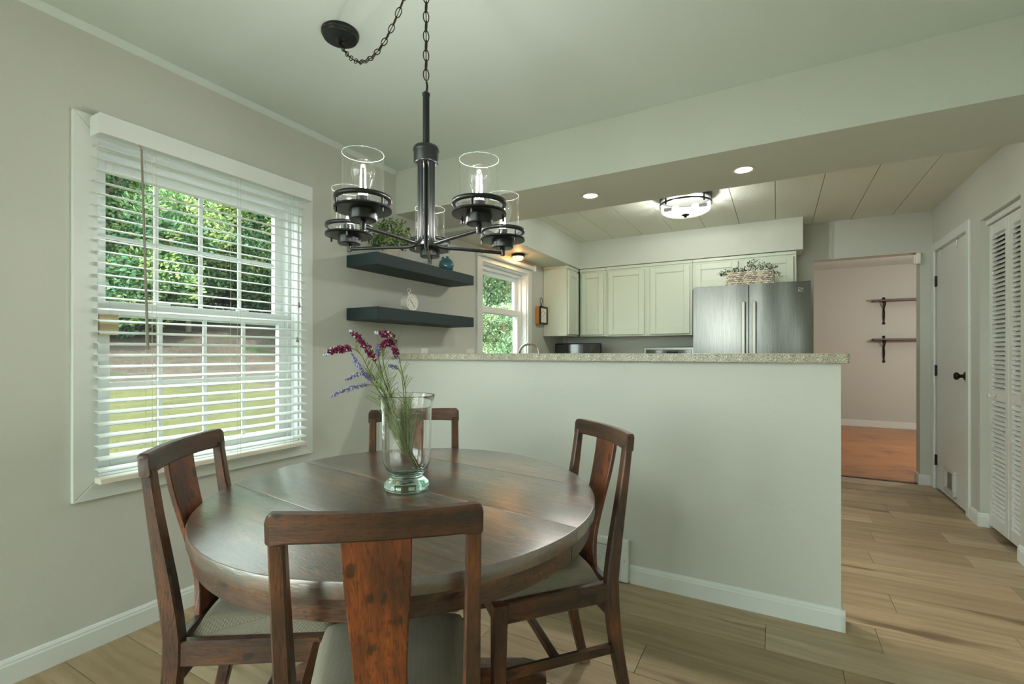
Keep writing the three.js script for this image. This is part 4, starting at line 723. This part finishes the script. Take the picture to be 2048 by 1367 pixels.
// things on the kitchen part of the left wall
{
  const on = (name, label, cat, z, y, off = 0) => { const q = K(sOf(z), y, off); return thing(name, label, cat, [q.x, q.y, q.z], KT - Math.PI / 2 + Math.PI / 2); };
  // local x runs along the wall away from the viewer, z into the room
  const c = on('wall_clock', 'small square clock in a wooden case with a ring handle beside the cabinet', 'clock', -4.7, 1.462);
  part('case', rbox(-0.082, 0.082, 0, 0.187, 0, 0.055, 0.003), M.honey, c);
  const fr = part('frame', [rbox(-0.085, -0.068, 0, 0.187, 0.052, 0.066, 0.002), rbox(0.068, 0.085, 0, 0.187, 0.052, 0.066, 0.002), rbox(-0.07, 0.07, 0, 0.017, 0.052, 0.066, 0.002), rbox(-0.07, 0.07, 0.17, 0.187, 0.052, 0.066, 0.002)], M.bronze, c);
  const f = part('dial', box(-0.068, 0.068, 0.017, 0.17, 0.055, 0.058), M.face, c);
  part('dial_print', new THREE.PlaneGeometry(0.134, 0.134).translate(0, 0.0935, 0.0584), M.wallDial, f);
  part('hand', box(-0.002, 0.002, 0, 0.032, 0.059, 0.06).rotateZ(2.4).translate(0, 0.0935, 0), M.ink, f); part('hand', box(-0.0015, 0.0015, 0, 0.045, 0.06, 0.061).rotateZ(-0.6).translate(0, 0.0935, 0), M.ink, f);
  part('handle_mount', [rbox(-0.018, 0.018, 0.187, 0.2, 0.02, 0.04, 0.003), cyl(0.006, 0.006, 0.198, 0.222, 10, 0, 0.03)], M.iron, c);
  part('ring_handle', new THREE.TorusGeometry(0.034, 0.003, 8, 30).scale(0.75, 1, 1).translate(0, 0.252, 0.03), M.iron, c);
  for (const [z, lab, w] of [[-2.862, 'white wall outlet under the lower shelf, nearer one', 0.037], [-3.446, 'white wall outlet beside the kitchen window', 0.058]]) {
    const o = on('wall_outlet', lab, 'outlet', z, 1.07); part('plate', rbox(-w, w, 0, 0.118, 0, 0.006, 0.002), M.plastic, o);
    for (const x of w > 0.05 ? [-0.025, 0.025] : [0]) part('socket', [rbox(x - 0.014, x + 0.014, 0.064, 0.094, 0.005, 0.0085, 0.002), rbox(x - 0.014, x + 0.014, 0.024, 0.054, 0.005, 0.0085, 0.002)], M.white, o);
  }
  const rs = on('roller_shade', 'white roller shade rolled up over the kitchen window', 'blind', -4.03, 2.03, 0.045);
  part('roll', new THREE.CylinderGeometry(0.022, 0.022, 0.95, 24).rotateZ(Math.PI / 2), M.white, rs); part('bracket', [rbox(0.475, 0.487, -0.03, 0.03, -0.045, 0.025, 0.004), rbox(-0.487, -0.475, -0.03, 0.03, -0.045, 0.025, 0.004)], M.plastic, rs);
}
// doorway sensor and the shelves of the next room
{
  const s = thing('door_sensor', 'small white box in the top right corner of the doorway', 'sensor', [1.075, 1.93, ZB]);
  part('housing', rbox(-0.012, 0.022, 0, 0.1, 0, 0.035, 0.008, 2), M.plastic, s); part('lens', rbox(-0.03, -0.01, 0.0, 0.085, -0.005, 0.03, 0.008, 2), M.white, s);
  for (const [y, label] of [[1.962, 'upper dark wooden shelf on an iron bracket in the next room'], [1.374, 'lower dark wooden shelf on an iron bracket in the next room']]) {
    const sh = thing('bracket_shelf', label, 'shelf', [1.285, y, -9.28], 0, 'dark shelves in the next room');
    part('board', rbox(0, 1.0, -0.025, 0, 0, 0.2, 0.004), M.darkwood, sh);
    for (const x of [0.15, 0.85]) {
      const b = part('bracket', [rbox(x - 0.012, x + 0.012, -0.36, 0.03, 0, 0.012, 0.003), rbox(x - 0.012, x + 0.012, -0.04, -0.025, 0, 0.18, 0.003)], M.iron, sh);
      part('scroll', [tube([[x, -0.3, 0.012], [x, -0.26, 0.05], [x, -0.19, 0.06], [x, -0.14, 0.03], [x, -0.1, 0.08], [x, -0.05, 0.15]], 0.008, 24, 6), new THREE.SphereGeometry(0.02, 10, 8).scale(1, 1, 0.5).translate(x, 0.03, 0.008), new THREE.SphereGeometry(0.02, 10, 8).scale(1, 1, 0.5).translate(x, -0.35, 0.008)], M.iron, b);
    }
  }
}

// ---------------------------------------------------------------- outdoors: lawn, litter bank, trees
{
  const nz = (x, z) => fbm(n1, x / 64 + 2, z / 64 + 2, 16, 16, 4);
  const P = (x, z) => -(x * 0.8 + z * 0.6);
  const ground = (x, z) => { const p = P(x, z); return -0.45 + 0.9 * sm(3, 14, p) + 2.5 * sm(13.5, 25, p) + 3 * sm(25, 48, p) + (p > 2 ? 0.25 * (nz(x, z) - 0.5) * sm(5, 12, p) : 0); };
  const step = 0.8, lists = { lawn: [[], []], litter: [[], []] };
  for (let x = -64; x < 30; x += step) for (let z = -64; z < 30; z += step) {
    const k = P(x, z) + 5 * (nz(x * 1.7, z * 1.7) - 0.5) > 13.8 ? 'litter' : 'lawn', [pos, uv] = lists[k], q = [[x, z], [x, z + step], [x + step, z + step], [x + step, z]];
    for (const i of [0, 1, 2, 0, 2, 3]) { pos.push(q[i][0], ground(...q[i]), q[i][1]); uv.push(q[i][0], q[i][1]); }
  }
  for (const [k, label] of [['lawn', 'sunlit lawn outside the window'], ['litter', 'bank of fallen leaves and mulch behind the lawn']]) {
    let g = new THREE.BufferGeometry(); g.setAttribute('position', new THREE.Float32BufferAttribute(lists[k][0], 3)); g.setAttribute('uv', new THREE.Float32BufferAttribute(lists[k][1], 2)); g = mergeVertices(g, 1e-3); g.computeVertexNormals();
    structure(k === 'lawn' ? 'lawn' : 'leaf_litter', label, g, M[k]);
  }
  // leaf clumps shared by all trees
  const clump = (seed, n) => { const r = rng(seed), l = []; for (let i = 0; i < n; i++) { const a = r() * 6.283, b = Math.acos(2 * r() - 1), d = 0.34 * Math.cbrt(r()), g = new THREE.PlaneGeometry(0.062, 0.115, 1, 2), p = g.attributes.position; for (let j = 0; j < p.count; j++) { const y = p.getY(j); p.setXYZ(j, p.getX(j) * (Math.abs(y) > 0.03 ? 0.25 : 1), y, -y * y * 2.5); } g.computeVertexNormals(); g.rotateX(-0.9 + r() * 0.9).rotateY(r() * 6.28).rotateZ((r() - 0.5) * 1.4).translate(Math.sin(b) * Math.cos(a) * d, Math.cos(b) * d * 0.7, Math.sin(b) * Math.sin(a) * d); l.push(g); } return merge(l); };
  const clumps = [clump(1, 46), clump(2, 46)];
  const leafMat = phys({ color: '#ffffff', roughness: 0.6, transmission: 0.35, thickness: 0 });
  const rr = rng(123); let no = 0;
  const tints = [['#427040', '#628a46', '#36664a'], ['#4a7850', '#7c9650', '#3e6c50'], ['#5c844c', '#8c9e5a', '#407048']];
  function tree(x, z, h, w, base, n, label, pale, leaf = 1) {
    const t = thing('tree', label, 'tree', [x, ground(x, z) - 0.05, z], 0, 'trees beyond the lawn'), r = rng(900 + no++), lean = (r() - 0.5) * 0.8;
    part('trunk', [tube([[0, 0, 0], [lean * 0.3, h * 0.4, 0.1], [lean, h * 0.85, 0]], 0.017 * h, 12, 8), ...Array.from({ length: 5 }, () => { const y = h * mix(0.3, 0.7, r()), a = r() * 6.283; return tube([[lean * y / h, y, 0], [lean * y / h + Math.cos(a) * w * 0.4, y + h * 0.08, Math.sin(a) * w * 0.4], [lean * y / h + Math.cos(a) * w * 0.8, y + h * 0.2, Math.sin(a) * w * 0.8]], 0.0055 * h, 8, 6); })], M.bark, t);
    const m = new THREE.InstancedMesh(clumps[no % 2], leafMat, n), mat = new THREE.Matrix4(), c = new THREE.Color(), lobes = Array.from({ length: 11 }, () => { const a = r() * 6.283, d = Math.sqrt(r()); return [Math.cos(a) * w * d * 0.75, mix(base, h, r()), Math.sin(a) * w * d * 0.75, w * mix(0.32, 0.55, r())]; }), tint = pale ? ['#94b486', '#b8cc9a', '#80a87a'] : tints[no % 3];
    for (let i = 0; i < n; i++) {
      const L = lobes[Math.floor(r() * lobes.length)], a = r() * 6.283, b = Math.acos(2 * r() - 1), d = L[3] * Math.pow(r(), 0.3), s = leaf * mix(0.75, 1.35, r());
      mat.compose(V(L[0] + d * Math.sin(b) * Math.cos(a), L[1] + d * Math.cos(b) * 0.75, L[2] + d * Math.sin(b) * Math.sin(a)), new THREE.Quaternion().setFromEuler(new THREE.Euler(r() * 6.28, r() * 6.28, r() * 6.28)), V(s, s, s)); m.setMatrixAt(i, mat);
      c.set(tint[Math.floor(r() * 3)]).multiplyScalar((leaf < 1 ? 0.78 : 1) * mix(0.75, 1.25, r())); m.setColorAt(i, c);
    }
    m.name = 'foliage'; m.userData.kind = 'stuff'; t.add(m);
  }
  for (let i = 0; i < 12; i++) { const a = mix(176, 262, i / 11) * Math.PI / 180, d = 18.5 + (i % 3) * 1.4 + rr() * 1.2; tree(Math.cos(a) * d, Math.sin(a) * d, mix(5.6, 7.4, rr()), mix(2.2, 2.9, rr()), i > 7 ? 0.2 : 1.2, i > 7 ? 1300 : 1700, i > 7 ? 'pale green leafy tree seen through the kitchen window' : 'green leafy tree at the edge of the lawn', i > 7); }
  for (const [x, z, h] of [[-4.4, -9.2, 1.7], [-5.9, -10.4, 2.0], [-3.6, -10.8, 2.1], [-6.6, -12.6, 2.4], [-5.0, -12.4, 2.4]]) tree(x, z, h, 1.5, -0.2, 2600, 'low pale bush outside the kitchen window', true, 0.48);
  for (let i = 0; i < 13; i++) { const a = mix(166, 222, i / 12) * Math.PI / 180, d = 26 + (i % 2) * 2.5 + rr() * 1.5; tree(Math.cos(a) * d, Math.sin(a) * d, mix(8, 9.4, rr()), mix(3.2, 4.2, rr()), 0.6, 2300, 'tall green tree in the wood behind the bank'); }
}

scene.traverse((o) => { if (o.isMesh) { o.castShadow = true; o.receiveShadow = true; } if (o.isLight && !o.isRectAreaLight) o.castShadow = true; });
renderer.render(scene, camera);
